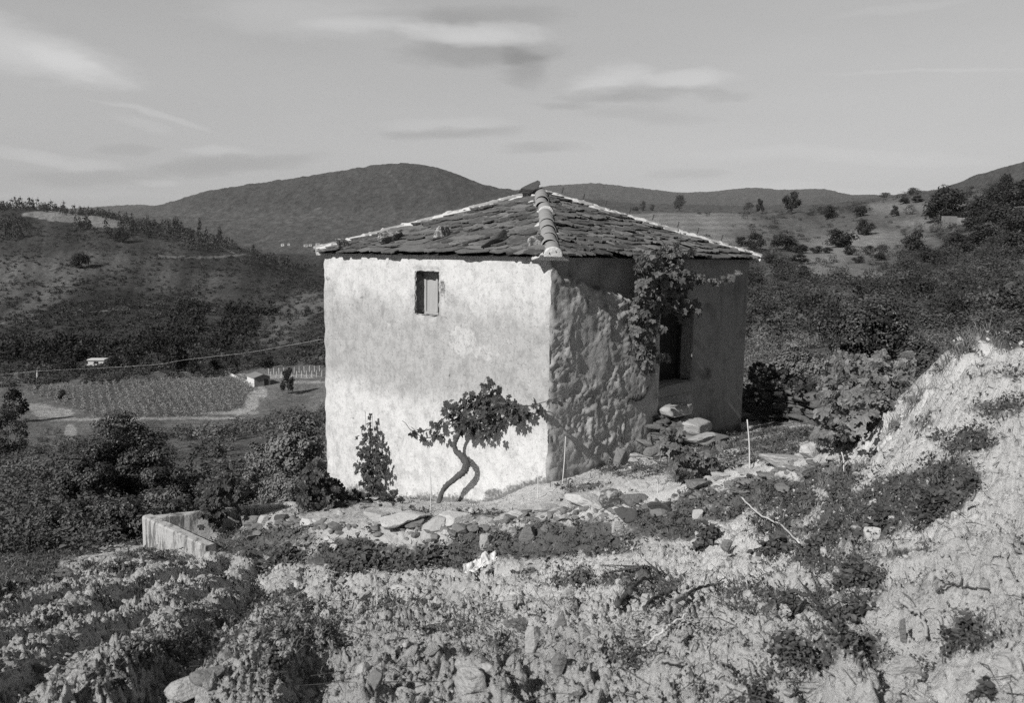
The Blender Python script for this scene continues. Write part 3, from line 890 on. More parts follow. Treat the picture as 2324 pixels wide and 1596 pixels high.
def right_off(T, Zg):
    r = rough_area(T, Zg)
    bulge = r * .19 * np.clip(T / 2.2, 0, 1.05) + .012 * r
    n1 = fbm(T * 2.4 + .35 * Zg, Zg * 1.7, 4, 130); n2 = fbm(T * 7 + Zg, Zg * 5, 4, 131); n3 = fbm(T * 20, Zg * 20, 3, 132)
    rid = (1 - np.abs(fbm(T * 3.6 - .8 * Zg, Zg * 2.6 + .6 * T, 4, 133)) * 2.4)
    rid2 = 1 - np.abs(fbm(T * 8 - 2.2 * Zg, Zg * 5.5 + 2 * T, 4, 136)) * 3
    tw = T + .30 * fbm(T * 1.7, Zg * 1.7, 3, 141); zw = Zg + .30 * fbm(T * 1.7 + 9, Zg * 1.7, 3, 142)
    fa = fbm(tw * 2.0 + .3 * zw, zw * 1.8, 5, 137); fb = fbm(tw * 4.6, zw * 3.9 + .4 * tw, 5, 138); fc = fbm(tw * 11, zw * 10, 3, 139)
    pt_ = .35 + .9 * smooth(fbm(T * .9, Zg * .9, 3, 143), -.2, .25)
    flake = .022 * smooth(fa, -.03, .05) + .016 * smooth(fb, .02, .08) + .012 * smooth(fc, .0, .10) - .02 * smooth(-fb, .18, .24)
    o = bulge + r * (.030 * n1 + pt_ * (.75 * flake + .012 * n2 + .010 * n3) + .004 * n3) + (1 - r) * (.008 * fbm(T * .9, Zg * .9, 3, 134) + .003 * n2) - .08 * smooth(T, DOOR[1] - .6, SIDE)
    o = o - (.05 - .04 * (T > 3)) * np.exp(-(np.minimum(T, SIDE - T) / .03) ** 2) * np.clip(.4 + fbm(T * 0 + (T > 1) * 5, Zg * 2.5, 4, 135), 0, 1.5)
    d = np.hypot(np.maximum(np.maximum(DOOR[0] - T, T - DOOR[1]), 0), np.maximum(np.maximum(DOOR[2] - Zg, Zg - DOOR[3]), 0))
    return o - .02 * np.exp(-(d / .05) ** 2)


def right_attr(T, Zg, V):
    px, py = project(V)
    s = blob(px, py, [(1620, 740, 30, 12, .35), (1640, 800, 20, 24, .3), (1600, 850, 20, 20, .5), (1590, 790, 16, 14, .4), (1660, 690, 30, 10, .3), (1635, 905, 12, 8, .4), (1300, 1000, 40, 30, .3), (1290, 640, 40, 12, .5), (1350, 655, 20, 10, .5), (1440, 665, 14, 20, .4)])
    gz = Hn(V[..., 0].ravel(), V[..., 1].ravel()).reshape(T.shape)
    s = np.maximum(s, .6 * (1 - smooth(Zg - gz, .0, .35)))
    return {'stain': s, 'rough': rough_area(T, Zg)}


wall_grid('R', 0, SIDE, -5.2, ZE, DOOR, .03, right_off, right_attr, 'wall', M['render'])
# far walls, away from the camera
for P0, D in ((CC + SIDE * U2, V2), (CC + SIDE * V2, U2)):
    V = np.array([P0 + [0, 0, -6.2], P0 + SIDE * D + [0, 0, -6.2], P0 + SIDE * D + [0, 0, ZE], P0 + [0, 0, ZE]])
    n = 30; a = np.linspace(0, 1, n)
    G = P0 + (.10 + a[None, :, None] * (SIDE - .10)) * D + np.linspace(-6.2, ZE, n)[:, None, None] * Z2
    f = grid_faces(n, n); f = f if D is U2 else f[:, ::-1]
    T_, Z_ = np.meshgrid(a * SIDE, np.linspace(-6.2, ZE, n))
    obj('wall', G.reshape(-1, 3), f, M['render'], house, {'wt': T_.ravel(), 'wz': Z_.ravel(), 'rough': T_.ravel() * 0, 'stain': T_.ravel() * 0}, True)


def reveal(side, hole, depth, seed):
    """the four sides of an opening, rough stone"""
    P0, D, N = (CC, U2, NL) if side == 'L' else (CC, V2, NR)
    t0, t1, z0, z1 = hole; parts = []
    k = 14; dd = np.linspace(0, 1, 8)
    def sheet(A, B, flip, nrm, m):
        q = np.linspace(0, 1, m)
        V = A + q[:, None, None] * (B - A) + (-dd[None, :, None] * depth - .006) * N
        off = .022 * fbm(q[:, None] * m * .35 + dd[None] * 0 + seed, q[:, None] * 0 + dd[None] * 3, 3, 200 + seed)
        V = V + off[..., None] * nrm - .01 * nrm
        f = grid_faces(m, 8); return V.reshape(-1, 3), [f[:, ::-1] if flip else f]
    A = P0 + t0 * D + z0 * Z2; B = P0 + t1 * D + z0 * Z2; Cc = P0 + t1 * D + z1 * Z2; Dd = P0 + t0 * D + z1 * Z2
    parts += [sheet(A, B, False, Z2, 16), sheet(B, Cc, False, -D, 30), sheet(Cc, Dd, False, -Z2, 16), sheet(Dd, A, False, D, 30)]
    return join(parts)


win = empty('window', (0, 0, 0)); win.parent = house; win.location = (0, 0, 0)
V, F = reveal('L', WIN, .30, 1); obj('reveal', V, F, M['stonewall'], win, None, True)


def lbox(t0, t1, z0, z1, o0, o1):
    return box((t0, o0, z0), (t1, o1, z1), U2, NL, Z2, CC)


t0, t1, z0, z1 = WIN
w_ = t1 - t0
# seen obliquely: the pale shutter board fills the back of the recess
V, F = join([lbox(t0 - .02, t1 + .02, z0 - .02, z0 + .035, -.30, -.235), lbox(t0 - .02, t1 + .02, z1 - .04, z1 + .02, -.30, -.235), lbox(t0 + w_ * .40, t0 + w_ * .40 + .05, z0 + .036, z1 - .041, -.30, -.225), lbox(t1 - .05, t1 + .02, z0 + .036, z1 - .041, -.30, -.235), lbox(t0 - .02, t0 + .04, z0 + .036, z1 - .041, -.30, -.235)])
obj('frame', V, F, M['wood_pale'], win)
V, F = join([lbox(t0 + .041, t0 + w_ * .40 - .004, z0 + .037, z1 - .30, -.285, -.262), lbox(t0 + w_ * .40 + .054, t1 - .052, z0 + .037, z1 - .042, -.285, -.258)])
shut = obj('shutter', V, F, M['wood_pale'], win)
V, F = lbox(t0 + .05, t0 + w_ * .24, z0 + .33, z0 + .33 + .30, -.2625, -.255); obj('pane', V, F, M['dark'], shut)
V, F = lbox(t0 - .04, t1 + .04, z0 - .02, z1 + .02, -.36, -.305); obj('backing', V, F, M['dark'], win)

door = empty('door', (0, 0, 0)); door.parent = house
V, F = reveal('R', DOOR, .34, 2)
f4 = [f[:, ::-1] for f in F]; obj('reveal', V, f4, M['reveal_plaster'], door, None, True)


def rbox(t0, t1, z0, z1, o0, o1):
    return box((t0, o0, z0), (t1, o1, z1), V2, NR, Z2, CC)


t0, t1, z0, z1 = DOOR
V, F = join([rbox(t0 + k * (t1 - t0) / 5 + .006, t0 + (k + 1) * (t1 - t0) / 5 - .006, z0 - .02, z1, -.37 - .004 * (k % 2), -.335 - .004 * (k % 2)) for k in range(5)])
leaf = obj('door_leaf', V, F, M['wood_dark'], door)
V, F = rbox(t1 - .20, t1 - .17, z0 + .8, z0 + .92, -.334, -.31); obj('handle', V, F, M['iron'], leaf)
V, F = join([rbox(t0 - .05, t0 + .05, z0 - .02, z1 + .05, -.332, -.27), rbox(t1 - .05, t1 + .05, z0 - .02, z1 + .05, -.332, -.27), rbox(t0 + .052, t1 - .052, z1 - .06, z1 + .05, -.332, -.27)])
obj('door_frame', V, F, M['wood_dark'], door)


# ---- roof
EAVE = [CC - OV * V2 - OV * U2, CC - OV * V2 + (SIDE + OV) * U2, CC + (SIDE + OV) * V2 + (SIDE + OV) * U2, CC + (SIDE + OV) * V2 - OV * U2]
EAVE = [p + np.array([0, 0, ZE + .012]) for p in EAVE]
CEN = CC + SIDE / 2 * (U2 + V2)
apz = ray(1218, 430)[2] * CEN[1] - .10
APEX = np.array([CEN[0], CEN[1], apz])
print('apex', APEX)
roof = empty('roof', (0, 0, 0)); roof.parent = house
# boarding under the slates
Vb = np.array([p - [0, 0, .01] for p in EAVE] + [APEX - [0, 0, .03]])
obj('boarding', Vb, [np.array([[1, 0, 4], [2, 1, 4], [3, 2, 4], [0, 3, 4]]), np.array([[0, 1, 2, 3]])], M['wood_dark'], roof)


def slate_face(A, B, seed):
    """A, B eave corners; slates laid in courses from the eave to the apex"""
    r = np.random.default_rng(seed)
    E = B - A; L = np.linalg.norm(E); ea = E / L
    mid = A + ea * ((APEX - A) @ ea); up = APEX - mid; HS = np.linalg.norm(up); eb = up / HS
    en = np.cross(ea, eb); en = en if en[2] > 0 else -en
    am = (APEX - A) @ ea
    parts = []; rnd = []
    b = -.02; course = 0
    while b < HS - .08:
        ex = r.uniform(.13, .22) if course else .20
        lim0 = am * max(b, 0) / HS; lim1 = L - (L - am) * max(b, 0) / HS
        a = lim0 - r.uniform(0, .3)
        while a < lim1:
            w = r.choice([.2, .3, .42, .58, .85], p=[.2, .3, .25, .15, .1]) * r.uniform(.8, 1.2)
            h = ex + r.uniform(.18, .32); k = 9
            q = np.linspace(0, 1, k)
            edge = -.04 * (1 - (2 * q - 1) ** 4) + r.normal(0, .020, k) + .06 * np.abs(2 * q - 1) ** 3 + r.uniform(-.075, .045)
            aa = np.concatenate([a + w * q + r.normal(0, .006, k), [a + w * .97, a + w * .03]])
            bb = np.concatenate([b + edge + (.0 if course else r.uniform(-.03, .02)), [b + h, b + h]])
            th = r.uniform(.012, .034); lift = r.uniform(.022, .066); tl = r.normal(0, .018)
            # lower end lifted on the course beneath
            fr = (bb - b) / h
            nn = .012 + lift * (1 - fr) + tl * (aa - a) / w + r.normal(0, .006, len(aa)) * (fr < .5)
            bc = np.clip(bb, -.09, HS - .01)
            l0 = am * np.maximum(bc, 0) / HS; l1 = L - (L - am) * np.maximum(bc, 0) / HS
            ac = np.clip(aa, l0 - .01, l1 + .01)
            if ac.max() - ac.min() > .05:
                top = A + ac[:, None] * ea + bc[:, None] * eb + (nn + th)[:, None] * en
                bot = A + ac[:, None] * ea + bc[:, None] * eb + nn[:, None] * en
                n = len(ac)
                i = np.arange(n); j = (i + 1) % n
                side = np.stack([i, i + n, j + n, j], -1)
                F = [np.array([i]), np.array([i[::-1] + n]), side]
                parts.append((np.concatenate([top, bot]), F)); rnd.append(np.full(2 * n, np.clip(r.beta(1.6, 2.2), 0, 1)))
            a += w - r.uniform(0, .02)
        b += ex; course += 1
    V, F = join(parts)
    obj('slate_slope', V, F, M['slate'], roof, {'rnd': np.concatenate(rnd)})


for k, (i, j) in enumerate(((0, 1), (3, 0), (1, 2), (2, 3))):
    slate_face(EAVE[i], EAVE[j], 300 + k)


def hip(E, seed, ntile, rad, mw, mh, pegs=0, collars=0):
    r = np.random.default_rng(seed)
    D = APEX - E; L = np.linalg.norm(D); e = D / L
    sd = np.cross(e, Z2); sd /= np.linalg.norm(sd); nn = np.cross(sd, e); nn = nn if nn[2] > 0 else -nn
    # mortar bed: a lumpy ridge
    m = 70; q = np.linspace(0, 1, m); prof = np.linspace(-1, 1, 11)
    width = mw * (1 + .28 * fbm(q * 9 + seed, q * 0, 3, 310)); V = []
    G = np.zeros((m, 11, 3))
    for a in range(m):
        for b in range(11):
            x = prof[b]; hh = mh * (1 - abs(x) ** 3.2) - .015 - .055 * abs(x) ** 2 + .014 * r.normal()
            G[a, b] = E + e * (q[a] * (L - .02) + .02) + sd * (x * width[a] * (1 + .10 * r.normal())) + nn * hh
    f = grid_faces(m, 11)
    Vall = G.reshape(-1, 3); capi = np.array([np.arange(11)])
    bed = obj('mortar_bed', Vall, [f, capi], M['mortar'], roof, None, True)
    # half-round tiles, each lapping the one below
    tl = L / ntile
    ends = []
    for k in range(ntile):
        s0 = k * tl - .01; s1 = s0 + tl * 1.22
        if s1 > L + .05: s1 = L + .05
        r0 = rad * 1.03 * r.uniform(.97, 1.03); r1 = rad * .92
        th = np.linspace(-.52 * math.pi, .52 * math.pi, 13)
        skew = sd * r.normal(0, .012) + nn * (mh * .62 + r.normal(0, .006))
        parts = []
        rings = []
        lf = .014 if rad > .1 else .008
        for (s, rr, lift) in ((s0, r0, lf), (s0 + .03, r0 * .99, lf), ((s0 + s1) / 2, (r0 + r1) / 2, lf / 2), (s1, r1, 0)):
            rings.append(E + e * s + skew + (np.sin(th)[:, None] * sd * rr + (np.cos(th)[:, None] * rr * .9 + lift - .02) * nn))
        inner = E + e * s0 + skew + (np.sin(th)[:, None] * sd * (r0 - .016) + (np.cos(th)[:, None] * (r0 - .016) * .9 + .002) * nn)
        Vt = np.concatenate([inner] + rings); ft = grid_faces(5, 13)
        obj('hip_tile', Vt, ft[:, ::-1], M['tile'], roof, None, True)
        if k < collars or r.random() < .10 * (collars > 0):
            ends.append((s0, r0, skew))
    # lime pointing squeezed out below some tiles
    for (s0, r0, skew) in ends:
        th = np.linspace(-.56 * math.pi, .56 * math.pi, 12)
        rg = []
        for (ds, k) in ((-.022, .95), (-.018, 1.03), (.012, 1.06), (.03, 1.01)):
            jit = 1 + .03 * r.normal(size=12)
            rg.append(E + e * (s0 + ds) + skew + np.sin(th)[:, None] * sd * (r0 * k * jit)[:, None] + (np.cos(th) * r0 * k * jit * .9 + .004)[:, None] * nn)
        V = np.concatenate(rg); f = grid_faces(4, 12)[:, ::-1]
        caps = np.array([np.arange(12)])
        obj('lime_collar', V, [f, caps], M['mortar'], roof, None, True)
    for k in range(pegs):
        s = L * (.04 + .92 * (k + .5) / pegs) + r.normal(0, .04)
        P = E + e * s + nn * (mh + rad * .72)
        V, F = tube([P - nn * .02, P + nn * .05, P + nn * .10 + sd * .012], [.012, .011, .014], 6)
        obj('peg', V, F, M['iron'], roof)


hip(EAVE[0], 1, 10, .14, .29, .05, 0, 1)
hip(EAVE[1], 2, 13, .065, .13, .125)
hip(EAVE[3], 3, 13, .065, .13, .125, 9)
hip(EAVE[2], 4, 13, .065, .13, .125)

# ------------------------------------------------------------------ stones
import bmesh
_ICO = {}


def ico(sub):
    if sub not in _ICO:
        bm = bmesh.new(); bmesh.ops.create_icosphere(bm, subdivisions=sub, radius=1)
        _ICO[sub] = (np.array([v.co for v in bm.verts]), np.array([[v.index for v in f.verts] for f in bm.faces])); bm.free()
    return _ICO[sub]


def rock_shape(seed, sub=4, planes=10, rough=.07, layered=.3):
    r = np.random.default_rng(seed); d, f = ico(sub)
    n = unit(planes, r); n = np.concatenate([n, [[0, 0, 1], [0, 0, -1.0]]]); n += r.normal(0, .12, n.shape)
    dist = np.concatenate([r.uniform(.48, .9, planes), r.uniform(.6, .9, 2)])
    c = d @ n.T
    rad = np.min(np.where(c > .12, dist / np.maximum(c, .12), 9), axis=1)
    rad = np.minimum(rad, 1.25)
    a = d * rad[:, None]
    s = seed * 1.37
    nz = fbm(a[:, 0] * 1.7 + a[:, 2] + s, a[:, 1] * 1.7 - a[:, 2] * .6, 4, seed) + layered * np.sin(a[:, 2] * 16 + 3 * fbm(a[:, 0] * 1.5, a[:, 1] * 1.5 + s, 2, seed)) * .35
    rad = rad * (1 + rough * nz + rough * .5 * fbm(a[:, 0] * 6 + a[:, 2] * 4 + s, a[:, 1] * 6 - a[:, 2] * 3, 3, seed + 1))
    return d * rad[:, None], f


def euler(rx, ry, rz):
    cx, sx, cy, sy, cz, sz = math.cos(rx), math.sin(rx), math.cos(ry), math.sin(ry), math.cos(rz), math.sin(rz)
    return np.array([[cz, -sz, 0], [sz, cz, 0], [0, 0, 1]]) @ np.array([[cy, 0, sy], [0, 1, 0], [-sy, 0, cy]]) @ np.array([[1, 0, 0], [0, cx, -sx], [0, sx, cx]])


def rock_at(P, dims, tilt, mat, label, seed, group=None, name='stone', sink=.25, sub=4, rough=.08, cat='stone'):
    V, f = rock_shape(seed, sub, rough=rough)
    V = V / np.abs(V).max(0)
    V = (V * (np.asarray(dims) / 2)) @ euler(*tilt).T
    V = V + P - np.array([0, 0, V[:, 2].min() + sink * (V[:, 2].max() - V[:, 2].min())])
    return tag(obj(name, V, f, mat, None, None, False), label, cat, group)


def stone(px, py, w, h, matk, label, group=None, tilt=(0, 0, 0), flat=None, seed=None, depth=.75, at=None, **kw):
    """px, py: foot of the stone in the photo; w, h its size there"""
    P = hit(px, py) if at is None else on_right(px, py, at)[2]; k = P[1] * S / FPX
    wm = w * k; hm = h * k; dm = wm * depth
    wm *= 1.18; hm *= 1.25; dm *= 1.18
    hgt = max((hm - dm * .30) / .9, .42 * hm, .26 * wm if flat is None else flat * wm)
    dv = np.array([P[0], P[1], 0]); dv /= np.linalg.norm(dv)
    Q = P + dv * dm * .42
    Q[2] = min(Hn(Q[0], Q[1]), P[2] + .3 * hgt)
    if at is not None: Q = P
    return rock_at(Q, (wm * 1.08, dm, hgt * 1.3), tilt, M[matk], label, seed if seed is not None else int(px * 7 + py), group, **kw)


TE = 'stones along the terrace edge'
for a in [
    (922, 1207, 105, 46, 'rock_white', 'broad pale stone sloping at the terrace edge left of the vine trunk'),
    (942, 1204, 46, 22, 'rock_grey', 'small grey stone wedged against the broad pale edge stone'),
    (990, 1217, 52, 36, 'rock_pale', 'rounded pale stone with dark streaks below the crooked vine'),
    (1034, 1206, 78, 32, 'rock_white', 'flat white stone at the terrace edge right of the vine trunk'),
    (1016, 1218, 30, 14, 'rock_white', 'little white stone lying under the flat white edge stone'),
    (1174, 1182, 70, 28, 'rock_white', 'low white slab at the terrace edge below the house corner'),
    (1238, 1167, 52, 24, 'rock_pale', 'pale lump between the low white slab and the big white block'),
    (1324, 1162, 88, 42, 'rock_white', 'largest white block of the terrace edge'),
    (1392, 1163, 56, 40, 'rock_lichen', 'layered grey stone next to the largest white block'),
    (1440, 1158, 62, 30, 'rock_grey', 'dark flat stone leaning on the layered grey one'),
    (1578, 1122, 66, 30, 'rock_grey', 'wide flat grey stone under the small yard vine'),
    (1632, 1096, 36, 22, 'rock_pale', 'pale stone right of the small yard vine'),
    (1690, 1083, 36, 18, 'rock_pale', 'small pale stone at the foot of the tall white cane'),
    (1772, 1068, 82, 34, 'rock_pale', 'long tilted slab at the yard edge'),
    (1838, 1050, 46, 38, 'rock_white', 'white rounded stone at the end of the long tilted slab'),
    (1895, 1048, 36, 24, 'rock_pale', 'pale stone beside the big vine thicket'),
    (1784, 1122, 44, 20, 'rock_grey', 'grey stone half sunk in weeds below the long tilted slab'),
    (860, 1192, 60, 18, 'rock_pale', 'low pale stone at the foot of the narrow vine column'),
    (700, 1203, 34, 24, 'rock_white', 'twin lobed white stone below the left vine bush'),
    (722, 1193, 24, 14, 'rock_white', 'small white stone just right of the one below the vine bush'),
    (600, 1190, 26, 20, 'rock_pale', 'pale stone inside the tank corner near the weeds'),
    (566, 1196, 46, 26, 'rock_grey', 'grey slanting stone on the bank beside the concrete tank'),
    (640, 1186, 30, 14, 'rock_dark', 'dark flat stone on the bank between tank and vine bush'),
    (760, 1252, 22, 14, 'rock_white', 'lowest white stone of the three on the weedy bank'),
    (752, 1240, 16, 9, 'rock_white', 'middle white stone of the three on the weedy bank'),
    (742, 1230, 16, 8, 'rock_white', 'topmost white stone of the three on the weedy bank'),
    (1396, 1217, 32, 24, 'rock_pale', 'pale square stone in the weedy bank under the layered stone'),
    (1285, 1187, 32, 18, 'rock_pale', 'pale stone in the bank just below the largest white block'),
    (1102, 1248, 26, 28, 'rock_pale', 'upright pale stone in the dark bank weeds'),
    (1198, 1242, 36, 34, 'rock_grey', 'round dark boulder showing in the bank weeds'),
    (1583, 1184, 24, 20, 'rock_pale', 'pale stone in the bank under the wide flat grey one'),
    (1418, 1191, 50, 32, 'rock_dark', 'dark overhanging ledge stone in the bank'),
    (1500, 1176, 54, 28, 'rock_dark', 'dark mossy ledge stone right of the overhanging one'),
]:
    stone(*a[:4], a[4], a[5], TE, tilt=(random.uniform(-.15, .05), random.uniform(-.12, .12), random.uniform(-.4, .4)))

PS = 'loose stones in the tilled plot'
for a in [
    (1006, 1196 + 8, 26, 20, 'rock_pale', 'pale chip beside the rounded streaked stone', TE),
    (1645, 1262, 22, 28, 'rock_grey', 'long grey stone in the bare strip above the dead vine wood', PS),
    (1160, 1385, 40, 38, 'rock_pale', 'pale upright stone above the dark wedge stone', PS),
    (1176, 1430, 60, 34, 'rock_grey', 'grey wedge shaped stone in the middle of the plot', PS),
    (1206, 1484, 40, 58, 'rock_pale', 'tall sandy stone throwing a dark shadow, below the wedge stone', PS),
    (1272, 1428, 30, 42, 'rock_grey', 'layered leaning stone right of the wedge stone', PS),
    (734, 1412, 28, 24, 'rock_pale', 'rounded stone at the edge of the weedy patch', PS),
    (884, 1498, 26, 28, 'rock_pale', 'pale stone with a long shadow in the plot', PS),
    (936, 1462, 36, 20, 'rock_pale', 'flat pale stone up the slope from the long-shadowed one', PS),
    (1062, 1590, 84, 62, 'rock_pale', 'large pale slab at the bottom of the plot', PS),
    (1058, 1532, 46, 24, 'rock_pale', 'broken slab just above the large bottom slab', PS),
    (1106, 1548, 44, 34, 'rock_pale', 'white-topped stone right of the broken slab', PS),
    (854, 1584, 34, 40, 'rock_grey', 'grey stone standing in crumbly clods at the bottom', PS),
    (672, 1344, 12, 22, 'rock_white', 'thin white upright chip near the plot edge', PS),
    (905, 1340, 34, 12, 'rock_white', 'flat white flake in the upper plot', PS),
    (1290, 1358, 26, 22, 'rock_pale', 'squarish stone left of the dead vine wood', PS),
    (1328, 1384, 20, 14, 'rock_pale', 'small pale stone right of the squarish one', PS),
    (1460, 1374, 22, 20, 'rock_pale', 'pale stone lying between the dead vine branches', PS),
    (1322, 1458, 22, 32, 'rock_pale', 'slim upright stone in the weeds of the lower plot', PS),
    (1350, 1452, 24, 22, 'rock_pale', 'rounded stone beside the slim upright one', PS),
    (1404, 1330, 18, 14, 'rock_white', 'white pebble-sized stone under the dead vine wood', PS),
    (1262, 1540, 34, 40, 'rock_grey', 'grey split stone low in the plot', PS),
    (88, 1532, 28, 28, 'rock_grey', 'round grey stone with a dark shadow in the left furrows', PS),
    (145, 1316, 34, 18, 'rock_grey', 'grey stone at the far left plot edge', PS),
    (40, 1330, 46, 16, 'rock_dark', 'dark flat stone on the left plot crest', PS),
    (275, 1548, 30, 26, 'rock_grey', 'grey stone in the weeds at the bottom left', PS),
    (396, 1546, 50, 18, 'rock_grey', 'long thin stone in a dark hollow at the bottom left', PS),
    (484, 1530, 90, 30, 'rock_grey', 'long ridge-backed stone near the bottom left', PS),
    (442, 1594, 110, 34, 'rock_pale', 'broad pale boulder cut by the bottom edge', PS),
    (350, 1384, 20, 16, 'rock_dark', 'dark clod-like stone in the left furrows', PS),
    (590, 1594, 40, 20, 'rock_pale', 'pale lump at the bottom beside the broad boulder', PS),
    (1972, 1232, 38, 34, 'rock_white', 'triangular pale stone on the right slope under big weeds', PS),
    (2055, 1552, 66, 44, 'rock_pale', 'large wedge stone low on the right bank', PS),
    (2048, 1472, 20, 54, 'rock_grey', 'long narrow stone above the large wedge stone on the right bank', PS),
    (2244, 1206, 30, 14, 'rock_white', 'small white stone high on the right bank', PS),
    (2110, 1592, 60, 30, 'rock_pale', 'pale lump below the large wedge stone', PS),
    (2270, 1560, 80, 50, 'rock_pale', 'smooth pale lump in the bottom right corner', PS),
    (1300, 1588, 40, 30, 'rock_pale', 'pale clod stone at the bottom right of the plot', PS),
    (700, 1592, 40, 26, 'rock_pale', 'pale lump at the bottom between two weedy patches', PS),
    (1840, 1595, 60, 20, 'rock_pale', 'flat pale stone at the lower right edge', PS),
]:
    stone(*a[:6], a[6], tilt=(random.uniform(-.25, .1), random.uniform(-.2, .2), random.uniform(-.6, .6)))

stone(1412, 1058, 38, 36, 'rock_grey', 'grey angular boulder by the rough wall left of the pale rubble', 'stones by the steps', tilt=(-.2, .3, .4))
stone(285, 1218, 76, 26, 'rock_grey', 'long grey boulder lying in grass in front of the dark shrubs', None, tilt=(0, -.08, .2), depth=.45)
stone(1388, 1048, 40, 24, 'rock_dark', 'dark stone against the foot of the rough wall', 'stones by the steps')
r9 = np.random.default_rng(91)
for k, (x, y, w, h, m, lb) in enumerate([
    (1440, 1040, 40, 12, 'rock_white', 'white flake on top of the small rubble heap by the steps'), (1462, 1046, 36, 12, 'rock_pale', 'pale flake at the right of the small rubble heap'),
    (1446, 1052, 34, 12, 'rock_pale', 'lowest pale flake of the small rubble heap'), (1430, 1030, 30, 10, 'rock_grey', 'grey flake at the back of the small rubble heap'),
    (1478, 1030, 30, 22, 'rock_grey', 'grey slate leaning against the dry stones under the steps'), (1468, 1012, 44, 16, 'rock_grey', 'flat slate under the left side of the steps'),
    (1500, 1000, 34, 16, 'rock_dark', 'dark stone wedged under the middle step'), (1496, 978, 30, 16, 'rock_dark', 'dark stone under the top step'),
    (1590, 1000, 60, 14, 'rock_pale', 'thin flat stone in front of the middle step')]):
    stone(x, y, w, h, m, lb, 'stones by the steps', tilt=(r9.uniform(-.2, .2), r9.uniform(-.2, .2), r9.uniform(-.5, .5)), at={1478: .75, 1468: .65, 1500: .6, 1496: .42, 1590: 1.3}.get(x))


def slab_step(px, py, w, h, off0, off1, label, mk, seed):
    """rough block step standing out from the door wall; px, py its lower front centre"""
    t, z, P = on_right(px, py, off1); k = P[1] * S / FPX; hm = h * k * .8
    t = on_right(px, py, (off0 + off1) / 2)[0]
    V, f = rock_shape(seed, 4, planes=9, rough=.05); V = V / np.abs(V).max(0)
    V = np.sign(V) * np.abs(V) ** .55
    V = V + .03 * np.stack([fbm(V[:, 0] * 3 + q, V[:, 1] * 3 + V[:, 2] * 2, 3, seed + q) for q in range(3)], 1)
    wm = w * k / .80
    V = V * np.array([wm / 2, (off1 - off0) / 2, hm / 2])
    c = CC + t * V2 + (off0 + off1) / 2 * NR
    W = np.array([c[0], c[1], z + hm / 2]) + V[:, :1] * V2 + V[:, 1:2] * NR + V[:, 2:] * Z2
    return tag(obj('step', W, f, M[mk], None, None, True), label, 'step', 'stone steps to the door')


slab_step(1528, 957, 86, 36, .10, .62, 'top stone step below the dark doorway', 'rock_pale', 5)
slab_step(1568, 1002, 92, 44, .20, .95, 'middle and broadest stone step with a rounded pale top', 'rock_pale', 6)
slab_step(1584, 1034, 90, 28, .30, 1.25, 'lowest stone step almost level with the yard', 'rock_grey', 7)
# dry stones packed under the steps
parts = []
for k in range(34):
    x = r9.uniform(1480, 1545); y = r9.uniform(945, 1012); t, z, P = on_right(x, y, .22 + .5 * (y - 945) / 70 * r9.uniform(.6, 1))
    V, f = rock_shape(700 + k, 3); V = V * np.array([.17, .14, .055]) * r9.uniform(.7, 1.2) @ euler(r9.normal(0, .15), r9.normal(0, .15), r9.uniform(0, 3)).T + P
    parts.append((V, [f]))
V, F = join(parts); tag(obj('dry_stone_footing', V, F, M['stonewall'], None, None, True), 'dark dry stone packing that carries the steps', 'stonework')
# threshold: bulging grey step built into the wall under the door
t0_, z_, P_ = on_right(1530, 872, .10)
V, f = rock_shape(44, 4, planes=8, rough=.04); V = V / np.abs(V).max(0); V = np.sign(V) * np.abs(V) ** .6
W = CC + (DOOR[0] + DOOR[1]) / 2 * V2 + .03 * NR + V[:, :1] * V2 * (DOOR[1] - DOOR[0]) * .62 + V[:, 1:2] * NR * .06 + (V[:, 2:] * .11 + DOOR[2] - .115) * Z2
obj('threshold', W, f, M['render'], door, {'wt': W[:, 0] * 0 + 4, 'wz': W[:, 2], 'rough': W[:, 0] * 0, 'stain': W[:, 0] * 0}, True)

# stones weighing down the roof
RS = 'stones weighing down the roof slates'


def roof_point(px, py):
    A, B = EAVE[0], EAVE[1]; n = np.cross(B - A, APEX - A); n /= np.linalg.norm(n); n = n if n[2] > 0 else -n
    return plane_hit(px, py, A + .06 * n, n)


for (px, py, w, h, mk, lb, tl, dp) in [
    (777, 563, 60, 30, 'rock_lichen', 'rounded lichen stone near the left tip of the roof', (0, .05, .7), .7),
    (893, 550, 86, 32, 'rock_lichen', 'long low lichen stone on the left part of the roof', (.1, -.12, .75), .5),
    (999, 541, 56, 44, 'rock_lichen', 'tall lumpy pale stone above the small window', (.1, .2, .4), .7),
    (1126, 557, 92, 34, 'rock_dark', 'long dark slab stone lying in the middle of the front slope', (.25, -.25, .9), .38),
    (1209, 560, 54, 36, 'rock_lichen', 'round pale speckled stone next to the hip tiles', (0, 0, .2), .8)]:
    P = roof_point(px, py); k = P[1] * S / FPX
    rock_at(P + np.array([0, .05, -.02]), (w * k, w * k * dp, h * k * .95), tl, M[mk], lb, int(px), RS, sink=.1, rough=.12)
kA = APEX[1] * S / FPX
P = APEX + np.array([-26 * kA, -.15, .02]); rock_at(P, (62 * kA, 30 * kA, 22 * kA), (.2, -.62, .1), M['rock_dark'], 'dark slab tilted up against the roof peak', 71, RS, sink=.15, rough=.1)
P = APEX + np.array([32 * kA, .05, -.14]); rock_at(P, (56 * kA, 30 * kA, 20 * kA), (.1, .3, -.1), M['rock_dark'], 'low dark stone right of the roof peak', 72, RS, sink=.2, rough=.12)


